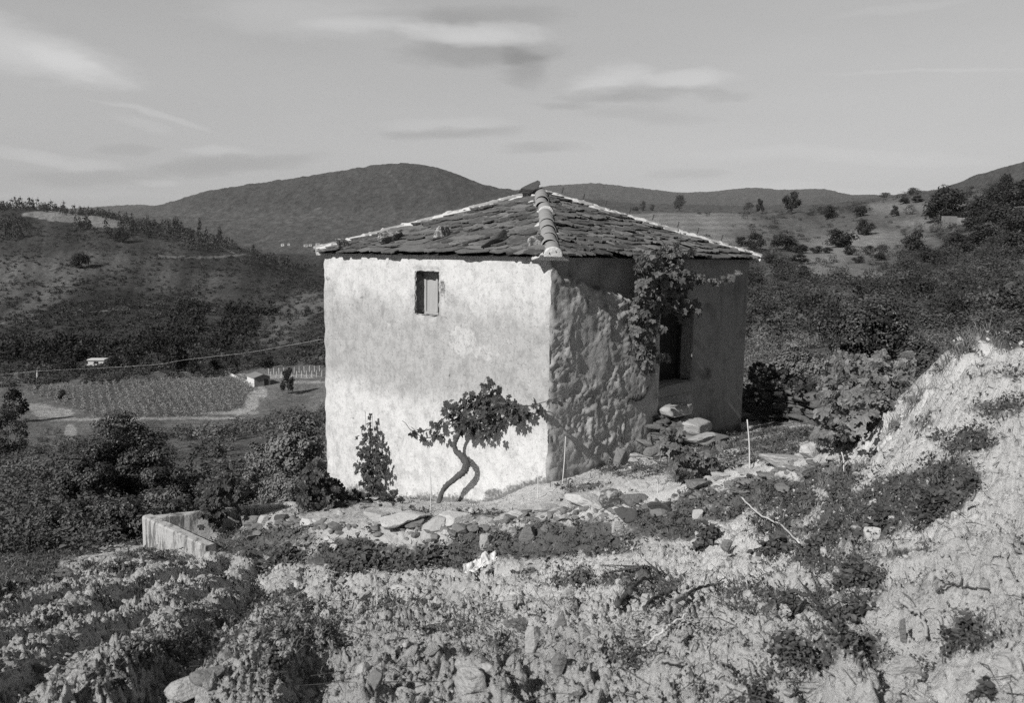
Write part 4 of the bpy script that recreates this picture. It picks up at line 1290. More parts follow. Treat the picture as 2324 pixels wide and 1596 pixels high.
# small rubble packed along the terrace edge and spilling down its bank
parts = []
ex_ = [560, 640, 731, 820, 900, 1000, 1100, 1247, 1330, 1450, 1560, 1697, 1790, 1900]; ey_ = [1196, 1192, 1190, 1192, 1196, 1204, 1190, 1166, 1158, 1150, 1120, 1086, 1062, 1046]
for k in range(360):
    x = r9.uniform(560, 1900); y = np.interp(x, ex_, ey_) + r9.normal(4, 7) + abs(r9.normal(0, 16)) * (r9.random() < .4)
    P = hit(x, y, 5, 20); V, f = rock_shape(2000 + k % 40, 3, planes=7, rough=.05); V = V / np.abs(V).max(0)
    sz = r9.lognormal(math.log(.05), .5)
    V = (V * np.array([1, .75, .36]) * sz) @ euler(r9.normal(0, .2), r9.normal(0, .25), r9.uniform(0, 6)).T + P + [0, 0, sz * .12]
    parts.append((V, [f]))
V, F = join(parts); tag(obj('rubble', V, F, M['rock_grey'], None, None, False), kind='stuff')

# ------------------------------------------------------------------ concrete tank
tank_z = None


def tank_pt(px, py, z): d = ray(px, py); return d * (z / d[2])


A0 = ray(322, 1172); A_ = A0 * 12.7; tank_z = A_[2]
B_ = tank_pt(466, 1240, tank_z); D_ = tank_pt(664, 1137, tank_z); E_ = tank_pt(700, 1150, tank_z)
tank = empty('water_tank', A_ - [0, 0, .9], 'low open concrete tank with black run-off stains at the plot edge', 'tank')


def low_wall(P, Q, thick, side, depth, seed, ext=0.0):
    d = Q - P; L = np.linalg.norm(d[:2]); d = d / np.linalg.norm(d); nrm = np.cross(d, Z2) * side
    n = int(L / .05) + 2; q = np.linspace(0, 1, n)
    prof = np.array([[0, -depth], [0, -.4], [0, -.12], [0, -.03], [.015, -.005], [.05, 0], [thick - .03, 0], [thick, -.02], [thick, -.2], [thick, -depth]])
    V = P + q[:, None, None] * (Q - P) + prof[None, :, 0, None] * nrm + prof[None, :, 1, None] * Z2
    jit = fbm(q[:, None] * L * 5 + prof[None, :, 1] * 3, prof[None, :, 0] * 6 + seed + 0 * q[:, None], 3, seed)
    V = V + (.010 * jit)[..., None] * (nrm + Z2 * .8)
    f = grid_faces(n, len(prof)); caps = np.array([np.arange(len(prof)), (n - 1) * len(prof) + np.arange(len(prof))[::-1]])
    return V.reshape(-1, 3), [f[:, ::-1] if side > 0 else f, caps]


V, F = low_wall(A_, B_, .17, -1, 1.3, 1); obj('tank_wall', V, F, M['concrete'], tank, None, False)
V, F = low_wall(A_ + (D_ - A_) * .02, D_, .15, 1, 1.3, 2); obj('tank_wall', V, F, M['concrete'], tank, None, False)
V, F = low_wall(D_ + (E_ - D_) * .02, E_, .15, 1, 1.3, 3); obj('tank_wall', V, F, M['concrete'], tank, None, False)

# ------------------------------------------------------------------ rubble wall at the back of the yard
parts = []
for k in range(150):
    x = r9.uniform(1690, 1880); q = (x - 1690) / 190
    top = 893 + 6 * math.sin(x * .11); y = r9.uniform(top, 952)
    d = ray(x, y) * (19.2 - 1.8 * q + r9.uniform(-.12, .12))
    V, f = rock_shape(900 + k, 3); V = V * np.array([.27, .2, .085]) * r9.uniform(.6, 1.25) @ euler(r9.normal(0, .1), r9.normal(0, .12), r9.uniform(-.5, .5)).T + d
    parts.append((V, [f]))
V, F = join(parts); tag(obj('dry_stone_wall', V, F, M['stonewall'], None, None, True), 'low dark dry stone wall at the back of the yard right of the hut', 'wall')

# ------------------------------------------------------------------ canes, sheet, dead wood


def cane(px0, py0, px1, py1, label, r=.006, Y=None):
    B = hit(px1, py1) if Y is None else ray(px1, py1) * Y; T = ray(px0, py0) * (B[1] + .02)
    V, F = tube(spline([B - [0, 0, .08], (B + T) / 2 + [.01, 0, 0], T], 7), [r * 1.1, r, r, r, r, r * .9, r * .8], 6)
    tag(obj('cane', V, F, M['cane'], None, None, True), label, 'cane', 'thin white canes stuck in the terrace')


cane(1695, 953, 1701, 1066, 'tallest white cane, standing in the yard beyond the pale stones', .009)
cane(1283, 991, 1275, 1098, 'white cane in front of the shaded wall at the hut corner', .008)
cane(976, 1072, 976, 1163, 'white cane left of the crooked vine trunk', .007)
cane(1219, 1071, 1219, 1133, 'short white cane in front of the white wall near the corner', .007)
cane(1490, 1090, 1491, 1124, 'shortest white cane, above the layered edge stones', .006)
cane(1909, 1027, 1914, 1075, 'white cane below the big vine thicket', .007)

# crumpled white sheet
P = hit(1088, 1292); k = P[1] * S / FPX
gu, gv = np.meshgrid(np.linspace(0, 1, 60), np.linspace(0, 1, 34))
h = .05 * np.exp(-((gu - .66) / .07) ** 2) * np.exp(-((gv - .6) / .35) ** 2) + .06 * np.exp(-((gv - .55 - .2 * (gu - .5)) / .16) ** 2) + .035 * np.abs(fbm(gu * 7 + gv * 3, gv * 5, 3, 404)) + .02 * np.abs(fbm(gu * 17, gv * 12, 2, 405))
wid = 76 * k
X = P[0] + (gu - .5) * wid + .05 * fbm(gv * 4, gu * 4, 2, 407); Yy = P[1] + (gv - .2) * .26 * (1 - .5 * (gu - .4)) + (gu - .5) * .30 + .04 * fbm(gu * 5, gv * 3, 2, 406)
Zz = Hn(X.ravel(), Yy.ravel()).reshape(X.shape)
Zz = P[2] + (Zz - P[2]) * .3 + h * 1.2 + (gu - .5) * .06 + .01
tag(obj('plastic_sheet', np.stack([X, Yy, Zz], -1).reshape(-1, 3), grid_faces(*X.shape), M['cloth'], None, None, True), 'crumpled white plastic sheet lying at the foot of the weedy bank', 'plastic sheet')


def wood(pts, r0, r1, label, mk='bark', cat='dead branch', side=(), group='dead wood on the plot', lift=.02):
    W = []
    for (x, y) in pts:
        p = hit(x, y); W.append(p + [0, 0, lift])
    W = spline(W, len(pts) * 6); n = len(W)
    W = W + .006 * unit(n, np.random.default_rng(int(pts[0][0])))
    parts = [tube(W, np.linspace(r0, r1, n), 8, .12, int(pts[0][0]))]
    for (i, pts2, ra) in side:
        Q = [W[int(i * (n - 1))]] + [hit(x, y) + [0, 0, lift * 1.4] for (x, y) in pts2]
        Q = spline(Q, 14); parts.append(tube(Q, np.linspace(ra, ra * .4, 14), 6, .12, 3))
    V, F = join(parts)
    tag(obj('dead_branch', V, F, M[mk], None, None, True), label, cat, group)


wood([(1402, 1388), (1420, 1362), (1438, 1344), (1462, 1322)], .017, .010, 'short thick dark vine stump piece on the plot', side=[(.9, [(1490, 1318)], .01)])
wood([(1382, 1308), (1412, 1304), (1450, 1298), (1482, 1300), (1500, 1320), (1526, 1342), (1532, 1352)], .013, .007, 'long crooked dark vine branch with side twigs above the stump piece', side=[(.3, [(1410, 1290), (1416, 1276)], .008), (.55, [(1462, 1278)], .008), (.6, [(1486, 1284)], .008), (.45, [(1390, 1292), (1360, 1290)], .009)])
wood([(1532, 1352), (1500, 1366), (1476, 1378), (1460, 1396)], .014, .008, 'curved dark vine branch lying right of the stump piece')
wood([(1510, 1402), (1548, 1374), (1590, 1348), (1640, 1334)], .014, .006, 'long bleached white stick on the bare strip', 'bark_pale', lift=.03)
wood([(1555, 1378), (1585, 1360), (1612, 1346), (1645, 1330)], .008, .004, 'thin dark twig lying on the bleached white stick', lift=.05, side=[(.4, [(1600, 1362)], .004)])
wood([(1680, 1152), (1720, 1190), (1770, 1228), (1810, 1262)], .010, .007, 'long pale dry stalk leaning down the right slope', 'cane', 'dry stalk', lift=.10)
wood([(1460, 1500), (1490, 1480), (1520, 1450), (1556, 1424)], .005, .004, 'thin straight dry stalk on the lower plot', 'cane', 'dry stalk', lift=.05)
wood([(1450, 1514), (1500, 1524), (1552, 1528)], .007, .005, 'short pale stick lying flat near the bottom', 'bark_pale', 'stick', lift=.03)
wood([(1790, 1376), (1838, 1404), (1862, 1425), (1880, 1440)], .008, .005, 'dark forked twig among the weeds of the right slope', lift=.06, side=[(.4, [(1808, 1350)], .006), (.7, [(1900, 1420)], .006)])
wood([(2040, 1400), (2062, 1424), (2086, 1450), (2100, 1476)], .009, .007, 'pale dry stalk on the right bank under the broad weeds', 'bark_pale', 'dry stalk', lift=.05)
wood([(2120, 1360), (2160, 1352), (2200, 1358), (2244, 1366)], .005, .003, 'thin dark twig lying across the bright right bank', lift=.03, side=[(.5, [(2180, 1340)], .005)])
wood([(2000, 1060), (1992, 1040), (2008, 1010), (2030, 1000)], .006, .003, 'dry pale stalk beside the vine thicket', 'bark_pale', 'dry stalk', lift=.1)

# ------------------------------------------------------------------ leaves
_half = [(0, 1.0), (10, .84), (20, .66), (27, .62), (36, .80), (46, .90), (55, .76), (66, .58), (76, .60), (90, .70), (102, .64), (122, .50), (145, .36), (163, .20)]
_out = [(-a, r) for a, r in _half[::-1]] + _half[1:]
_vo = np.array([[r * math.cos(math.radians(a)), r * math.sin(math.radians(a))] for a, r in _out])
_vl = np.concatenate([[[0, 0]], _vo * .5, _vo])
_vz = .22 * np.abs(_vl[:, 1]) ** 1.2 - .30 * np.hypot(_vl[:, 0], _vl[:, 1]) ** 2
VINE_V = np.column_stack([_vl, _vz]); _n = len(_vo)
VINE_F = [np.array([[0, 1 + i, 2 + i] for i in range(_n - 1)]), np.array([[1 + i, 1 + _n + i, 2 + _n + i, 2 + i] for i in range(_n - 1)])]
DIA_V = np.array([[0, 0, 0], [.45, -.30, .10], [1, 0, -.06], [.45, .30, .10]]); DIA_F = [np.array([[0, 1, 2], [0, 2, 3]])]
OVAL_V = np.array([[0, 0, 0], [.25, -.30, .09], [.6, -.33, .08], [1, 0, -.12], [.6, .33, .08], [.25, .30, .09], [.3, 0, -.01], [.65, 0, -.04]])
OVAL_F = [np.array([[0, 1, 6], [0, 6, 5], [7, 2, 3], [7, 3, 4]]), np.array([[1, 2, 7, 6], [6, 7, 4, 5]])]


def frames(nrm, tip):
    n = nrm / (np.linalg.norm(nrm, axis=1)[:, None] + 1e-9)
    t = tip - (tip * n).sum(1)[:, None] * n; t /= np.linalg.norm(t, axis=1)[:, None] + 1e-9
    return np.stack([t, np.cross(n, t), n], -1)


def leaves(name, P, nrm, tip, size, mat, parent, r, TV=VINE_V, TF=VINE_F, tone=None, wild=.18):
    n = len(P); sc = np.asarray(size)[:, None] * np.stack([np.ones(n), r.uniform(.85, 1.12, n), r.uniform(.2, 1.9, n)], 1)
    V, F = scatter(TV, TF, P, frames(nrm, tip), sc)
    if wild: V = V + np.repeat(size, len(TV))[:, None] * .05 * r.normal(size=V.shape)
    t = r.uniform(0, 1, n) if tone is None else np.clip(tone + r.normal(0, .2, n), 0, 1)
    return obj(name, V, F, mat, parent, {'rnd': np.repeat(t, len(TV))}, False)


def blob_points(circles, dens, r):
    X = []
    for c in circles:
        n = max(3, int(dens * c[2] ** 2 / 100)); a = r.uniform(0, 2 * math.pi, n); q = np.sqrt(r.uniform(0, 1, n))
        X.append(np.stack([c[0] + c[2] * q * np.cos(a), c[1] + c[2] * q * np.sin(a)], 1))
    return np.concatenate(X)


def crop(region, L, scale=1.0):
    """circle list read in an enlarged crop -> photo coordinates; region = (x0, y0) in source pixels, 2.28x"""
    return [((region[0] + c[0] / 2.28) * .6702, (region[1] + c[1] / 2.28) * .6702) + tuple(v * .294 for v in c[2:3]) for c in L]


def pt(region, x, y): return ((region[0] + x / 2.28) * .6702, (region[1] + y / 2.28) * .6702)


def vine(label, circles, dens, size, place, N, seed, trunk=None, trad=.03, canes=(), mat='vine_leaf', name='grape_vine', spread=.14, tone=None, up=.45, group=None, base=None, scat=.62):
    """place(px, py, off) -> world point; N the way the leaves face"""
    r = np.random.default_rng(seed)
    Q = blob_points(circles, dens, r)
    P = np.array([place(x, y, o) for (x, y), o in zip(Q, r.normal(0, spread, len(Q)))])
    root = empty(name, base if base is not None else P[P[:, 2].argmin()], label, 'vine', group)
    n = len(P)
    nrm = N[None] * .75 + np.array([0, 0, up]) + scat * unit(n, r)
    tip = np.array([0, 0, -1.0]) + .75 * unit(n, r) + N[None] * .25
    leaves('foliage', P, nrm, tip, r.uniform(size[0], size[1], n), M[mat], root, r, tone=tone)
    if trunk is not None:
        W = spline(trunk, len(trunk) * 12)
        V, F = tube(W, np.interp(np.linspace(0, 1, len(W)), np.linspace(0, 1, len(trad)), trad) if np.ndim(trad) else np.linspace(trad, trad * .6, len(W)), 10, .07, seed)
        ln = len(W)
        ring = np.repeat(np.arange(ln), 10); cx_ = W[ring]
        kn = .50 * fbm(ring * .31 + seed, np.tile(np.arange(10), ln) * .8, 4, seed + 60)
        V = V + (V - cx_) * kn[:, None]
        obj('trunk', V, F, M['bark'], root, None, True)
    for cpts, rr in canes:
        W = spline(cpts, len(cpts) * 6); V, F = tube(W, np.linspace(rr, rr * .4, len(W)), 5, .05, seed); obj('cane', V, F, M['bark'], root, None, True)
    return root


# ---- crooked vine before the white wall
RC = (1000, 1150)
pl = lambda x, y, o=0.0: on_left(x, y, .08 + abs(o) * .9)[2]
trunk_c = [(1085, 1330, .54), (1110, 1250, .47), (1150, 1150, .41), (1235, 1075, .34), (1300, 1020, .30), (1318, 960, .28), (1285, 905, .26), (1240, 865, .25), (1228, 815, .24), (1245, 765, .22), (1275, 715, .20), (1290, 650, .17), (1300, 600, .15)]
W = [on_left(*pt(RC, x, y), o)[2] for x, y, o in trunk_c]
cir = crop(RC, [(1480, 350, 50), (1500, 420, 80), (1345, 470, 80), (1200, 540, 90), (1290, 600, 110), (1070, 690, 66), (1150, 640, 70), (990, 720, 40), (910, 715, 30), (1440, 560, 130), (1550, 500, 85), (1630, 480, 50), (1640, 570, 90), (1440, 690, 105),
                (1700, 530, 66), (1690, 610, 50), (1790, 560, 60), (1860, 520, 40), (1900, 560, 30), (1980, 480, 36), (2050, 470, 26), (2120, 430, 16), (1300, 650, 90), (1120, 740, 26), (1480, 760, 40), (1530, 720, 40), (1560, 640, 60), (1080, 750, 20), (975, 765, 15)])
arm = lambda pts, o=.22: [on_left(*pt(RC, x, y), o)[2] for x, y in pts]
cir = [(c[0], c[1], c[2] * (.86 if c[2] > 17 else 1)) for c in cir]
vine('crooked old grape vine with spread arms before the white wall', cir, 3.3, (.060, .125), pl, NL, 1, W, [.046, .042, .044, .052, .064, .068, .060, .046, .040, .037, .034, .030, .016],
     [(arm([(1290, 640), (1180, 660), (1060, 690), (950, 715), (890, 700), (850, 650), (825, 630)]), .012), (arm([(1300, 620), (1450, 590), (1650, 540), (1830, 510), (2000, 460), (2120, 415)]), .012), (arm([(1300, 600), (1400, 500), (1480, 370), (1475, 290)]), .012), (arm([(1275, 715), (1240, 650), (1180, 590), (1120, 640)]), .022), (arm([(1285, 690), (1360, 640), (1450, 600), (1560, 540)]), .026), (arm([(1290, 650), (1300, 560), (1350, 480)]), .018),
      (arm([(2060, 470), (2110, 500), (2145, 565)]), .004), (arm([(1430, 400), (1470, 300), (1500, 300)]), .004)], up=.35, tone=.32)
vine('narrow grape vine climbing wires in front of the white wall', crop(RC, [(575, 590, 16), (565, 640, 22), (590, 690, 28), (520, 690, 14), (560, 755, 46), (610, 760, 34), (490, 760, 18), (570, 850, 92), (575, 950, 110), (570, 1050, 105), (585, 1130, 70), (655, 900, 40), (660, 1000, 40), (470, 1000, 26), (600, 1180, 50)]),
     7.5, (.05, .095), lambda x, y, o=0.0: on_left(x, y, .16 + abs(o) * .6)[2], NL, 2, [on_left(*pt(RC, x, y), .18)[2] for x, y in [(600, 1330), (590, 1200), (570, 1000), (580, 800), (575, 640)]], .022,
     [([on_left(*pt(RC, x, y), .18)[2] for x, y in [(540, 560), (542, 700), (545, 900)]], .004), ([on_left(*pt(RC, x, y), .18)[2] for x, y in [(592, 570), (598, 700), (600, 900)]], .004)], tone=.35)


def at_Y(Y): return lambda x, y, o=0.0: ray(x, y) * (Y + o)


FR = np.array([-.15, -1.0, .1])
vine('bushy grape vine hiding the left foot of the white wall', crop(RC, [(150, 1010, 70), (180, 960, 40), (130, 1090, 95), (215, 1090, 60), (280, 1160, 85), (180, 1230, 120), (310, 1290, 80), (100, 1210, 80), (270, 1250, 90), (190, 1330, 60), (60, 1250, 40)]),
     7.5, (.055, .11), at_Y(12.2), FR, 3, [ray(*pt(RC, x, y)) * 12.2 for x, y in [(190, 1400), (180, 1250), (160, 1100)]], .025, spread=.22, tone=.3)
vine('low trailing vine shoots along the foot of the white wall', crop(RC, [(440, 1210, 60), (380, 1240, 60), (700, 1220, 60), (760, 1200, 40), (690, 1270, 50), (480, 1260, 60), (560, 1230, 40), (640, 1290, 40), (800, 1260, 40), (740, 1300, 50), (420, 1290, 40)]),
     6, (.05, .09), at_Y(12.9), FR, 4, None, spread=.25, tone=.2, name='vine_shoots')
RT = (0, 1200)
c2 = lambda L: [(c[0] / 2.113 * .6702, (1200 + c[1] / 2.113) * .6702, c[2] * .317) for c in L]
p2 = lambda x, y: (x / 2.113 * .6702, (1200 + y / 2.113) * .6702)
vine('grape vine with a bent trunk growing inside the concrete tank', c2([(1470, 930, 50), (1440, 990, 30), (1550, 930, 70), (1620, 900, 50), (1560, 1010, 90), (1640, 990, 70), (1710, 960, 50), (1470, 1050, 50), (1510, 1110, 70), (1450, 1130, 40), (1560, 1150, 50), (1540, 1200, 50), (1650, 1020, 60), (1440, 1230, 16), (1600, 860, 30)]),
     6.5, (.055, .11), at_Y(12.6), FR, 5, [ray(*p2(x, y)) * 12.75 for x, y in [(1735, 1180), (1715, 1120), (1680, 1085), (1600, 1080), (1540, 1080)]], [.02, .026, .026, .022, .016], spread=.2, tone=.3)
# ---- vine over the door
RD = (1750, 550)
pr = lambda x, y, o=0.0: on_right(x, y, .28 + abs(o))[2]
cir = crop(RD, [(950, 770, 55), (1060, 720, 60), (1150, 680, 40), (1240, 720, 55), (1010, 850, 80), (1130, 870, 90), (1250, 830, 75), (960, 970, 62), (1060, 970, 90), (1150, 990, 80), (1230, 960, 90), (1330, 890, 60), (1415, 900, 40), (1000, 1090, 90), (1120, 1090, 90), (1250, 1090, 90), (1350, 1110, 55), (1405, 1150, 34),
                (930, 1170, 62), (1030, 1190, 60), (1290, 1190, 40), (940, 1260, 55), (1040, 1280, 40), (1120, 1290, 28), (1000, 1330, 50), (960, 1380, 46), (900, 1450, 48), (860, 1480, 30), (1000, 1430, 55), (950, 1530, 46), (1040, 1530, 50), (1160, 1510, 26), (1100, 1490, 22), (990, 1590, 36), (1030, 1590, 30), (1500, 915, 26), (1540, 915, 14), (1610, 900, 8), (1660, 880, 8), (1690, 850, 8), (1360, 690, 14), (1130, 640, 14), (1250, 680, 20), (1235, 640, 10)])
R4 = (1800, 1150)
tr = [(690, 840, .16), (705, 760, .18), (712, 660, .17), (722, 560, .16), (735, 470, .18), (770, 438, .24), (815, 452, .28), (850, 440, .26), (880, 390, .20), (905, 310, .18), (915, 220, .2), (930, 120, .25)]
ar = lambda pts, o=.35: [on_right(*pt(RD, x, y), o)[2] for x, y in pts]
vine('climbing grape vine hanging over the doorway of the shaded wall', cir, 5.0, (.075, .155), pr, NR * .6 + FR * .5, 6, [on_right(*pt(R4, x, y), o)[2] for x, y, o in tr], [.022, .024, .026, .026, .034, .060, .064, .045, .040, .036, .03, .02],
     [(ar([(1000, 1500), (980, 1300), (1000, 1100), (1080, 900), (1180, 720), (1260, 600), (1262, 540)]), .012), (ar([(1300, 900), (1420, 900), (1540, 915), (1620, 890), (1695, 845)]), .004), (ar([(1250, 740), (1340, 690), (1420, 650)]), .004), (ar([(1490, 910), (1500, 960), (1470, 1010)]), .003),
      (ar([(1100, 1500), (1180, 1480), (1190, 1540)]), .004)], mat='vine_leaf_pale', up=.3, tone=.3)
P0 = hit(*pt(R4, 1165, 1115))
vine('small grape vine with curled leaves standing in the yard before the steps', crop(R4, [(1110, 715, 56), (1050, 710, 30), (1050, 800, 60), (1010, 850, 30), (1130, 870, 80), (1200, 880, 60), (1160, 960, 80), (1100, 960, 50), (1290, 960, 70), (1350, 900, 55), (1380, 970, 50), (1260, 1000, 60), (1150, 1040, 46), (1430, 800, 36), (1400, 860, 30), (1230, 1040, 36)]),
     4.4, (.05, .11), at_Y(P0[1]), FR, 7, [P0, ray(*pt(R4, 1160, 1050)) * P0[1], ray(*pt(R4, 1180, 930)) * P0[1], ray(*pt(R4, 1110, 760)) * P0[1]], .02, mat='vine_leaf_pale', spread=.14, tone=.4)
# ---- vines on the right
R5 = (2466, 1000)
big = [(870, 480, 50), (1000, 560, 110), (1190, 500, 70), (1370, 510, 70), (870, 620, 100), (1150, 650, 140), (1350, 620, 110), (800, 740, 100), (1000, 770, 140), (1200, 760, 130), (1400, 710, 80), (850, 900, 120), (1050, 900, 130), (1220, 920, 80), (830, 1020, 100), (790, 1070, 60), (950, 1040, 90), (1130, 1010, 60), (740, 650, 60), (1480, 640, 50), (1280, 460, 40)]
vine('large tangled vine thicket at the edge of the bright bank', crop(R5, big[:12] + big[14:20:2]), 11, (.045, .105), lambda x, y, o=0.0: ray(x, y) * (10.2 + o - (y - 880) * .008), FR, 8, None, mat='vine_leaf_pale', spread=.6, up=.5, scat=1.1,
     canes=[([ray(*pt(R5, x, y)) * 9.3 for x, y in q], .007) for q in ([(960, 1130), (1000, 950), (1060, 780), (1010, 560)], [(1120, 1060), (1200, 880), (1250, 700), (1190, 520)], [(860, 1100), (840, 900), (870, 700), (870, 500)])])
vine('lower front sprays of the vine thicket with broad pale leaves', crop(R5, [(850, 900, 100), (1000, 880, 120), (1090, 830, 110), (1200, 870, 90), (830, 1010, 90), (780, 1060, 60), (940, 1030, 70), (1250, 940, 66), (720, 900, 40), (690, 1010, 40), (700, 1090, 40)]), 7, (.05, .115), at_Y(8.9), FR, 9, None, mat='vine_leaf_pale', spread=.4, up=.6, scat=1.0)
vine('vine row in shade behind the low yard wall', crop(R5, [(230, 600, 80), (200, 720, 80), (330, 580, 40), (300, 660, 70), (420, 640, 70), (500, 700, 80), (600, 690, 80), (450, 760, 60), (560, 780, 60), (640, 760, 60), (250, 790, 60), (350, 720, 60), (690, 700, 60)]), 9, (.07, .12), at_Y(18.4), FR, 10, None, spread=.5, tone=.15)


# ------------------------------------------------------------------ shrubs near the plot
def crown_cloud(ctr, rad, nclump, nleaf, ls, r, flat=.8):
    ctr = np.asarray(ctr, float); rad = np.asarray(rad, float)
    d = unit(nclump, r); q = r.uniform(.30, 1.0, nclump) ** .6
    cc = ctr + d * q[:, None] * rad * .82
    cr = rad.mean() * r.uniform(.16, .34, nclump)
    k = r.choice(nclump, nleaf, p=cr ** 2 / (cr ** 2).sum())
    dd = unit(nleaf, r); dd[:, 2] = np.where(r.random(nleaf) < .65, np.abs(dd[:, 2]), dd[:, 2])
    P = cc[k] + dd * (cr[k] * r.uniform(.45, 1.1, nleaf))[:, None] * np.array([1, 1, flat])
    nrm = dd + .42 * unit(nleaf, r) + np.array([0, 0, .2])
    tip = unit(nleaf, r) + dd * .8 + np.array([0, 0, .35])
    tone = np.clip(r.uniform(0, 1, nclump)[k] * .55 + r.uniform(0, 1, nleaf) * .45, 0, 1)
    return P, nrm, tip, ls * r.uniform(.65, 1.3, nleaf), tone, cc


def shrub(label, px, ptop, wpx, Y, nleaf, ls, seed, mat='bush_leaf', name='shrub', deep=.8, nclump=46, group=None, squash=1.0, TV=OVAL_V, TF=OVAL_F):
    r = np.random.default_rng(seed)
    top = ray(px, ptop) * Y; g = Hn(top[0], top[1]); k = Y * S / FPX; rw = wpx * k / 2
    hgt = max(top[2] - g, .4)
    rad = np.array([rw, rw * deep, hgt * .56 * squash])
    ctr = np.array([top[0], top[1], top[2] - rad[2]])
    P, nrm, tip, sz, tone, cc = crown_cloud(ctr, rad, nclump, nleaf, ls, r)
    P[:, 2] = np.maximum(P[:, 2], g - .1)
    root = empty(name, (top[0], top[1], g), label, 'shrub', group)
    V, F = scatter(TV, TF, P, frames(nrm, tip), sz)
    obj('crown', V, F, M[mat], root, {'rnd': np.repeat(tone, len(TV))}, False)
    parts = []
    for q in range(7):
        e = cc[r.integers(len(cc))]
        W = spline([[top[0] + r.normal(0, .06), top[1] + r.normal(0, .06), g - .1], (np.array([top[0], top[1], g]) * .6 + e * .4) + r.normal(0, .1, 3), e], 9)
        parts.append(tube(W, np.linspace(.035, .01, 9), 5))
    V, F = join(parts); obj('stem', V, F, M['bark'], root, None, True)
    return root


GS = 'shrubs on the slope below the plot'
shrub('dark shrub half hidden at the left of the tall one', 190, 1030, 150, 21, 12000, .075, 22, squash=1.15, mat='bush_gloss')
shrub('tall dark shrub rising at the left of the concrete tank', 285, 935, 270, 23, 19800, 0.081, 21, nclump=60, mat='bush_gloss')
shrub('dark shrub filling the gap between the tall shrub and the tank', 380, 1030, 170, 19, 12100, 0.068, 23, squash=1.2, mat='bush_gloss')
shrub('low dark shrub touching the plot edge at the far left', 165, 1125, 170, 16.5, 13200, 0.062, 24, squash=1.3, mat='bush_gloss')
shrub('low dark shrub above the long grey boulder', 260, 1120, 230, 16, 13200, 0.062, 25, squash=1.3, mat='bush_gloss')
shrub('small shrub just behind the tank wall', 400, 1120, 120, 16.5, 5720, 0.056, 26, squash=1.3)
shrub('pale leaved shrub standing close to the left wall edge', 672, 920, 130, 21, 9240, 0.081, 27, mat='bush_pale', squash=1.0)
shrub('pale leaved low shrub left of the one at the wall edge', 590, 985, 100, 22, 5720, 0.074, 28, mat='bush_pale')
shrub('small grey shrub behind the tank beside the vine', 640, 1075, 150, 18.5, 6600, 0.056, 29, mat='bush_pale', squash=1.3)
shrub('small grey shrub behind the long tank wall', 520, 1085, 130, 18.5, 5720, 0.056, 30, squash=1.3)
shrub('dark shrub at the left picture edge above the valley field', 10, 905, 110, 60, 5500, 0.136, 31)
shrub('large dark shrub with bright tips behind the vine thicket', 1965, 640, 250, 21, 22000, 0.080, 32, mat='bush_gloss', nclump=64)
shrub('dark shrub at the right of the large one, above the bright bank', 2085, 745, 110, 20, 7040, 0.081, 33)
shrub('pale bushy shrub right of the hut behind the yard', 1790, 770, 150, 23, 12100, 0.074, 34, mat='bush_pale')
shrub('pale low shrub between the hut edge and the bushy one', 1735, 850, 80, 21, 5280, 0.062, 35, mat='bush_pale')
shrub('low pale shrub in front of the large dark one', 1870, 800, 110, 19.5, 6600, 0.068, 36, mat='bush_pale')
shrub('weedy dark shrub growing over the top of the bright bank', 2310, 735, 130, 9.0, 8800, 0.037, 37, mat='bush_leaf')
shrub('dark shrub beyond the right end of the bright bank', 2230, 700, 140, 26, 6600, 0.087, 38)

# ------------------------------------------------------------------ ground cover, grit
def near_points(n, r, y0=1.6, y1=15.0, pw=1.5, u0=-.75, u1=.75):
    q = r.uniform(0, 1, n); a = 1 - pw
    Y = (y0 ** a + q * (y1 ** a - y0 ** a)) ** (1 / a)
    return Y * r.uniform(u0, u1, n), Y


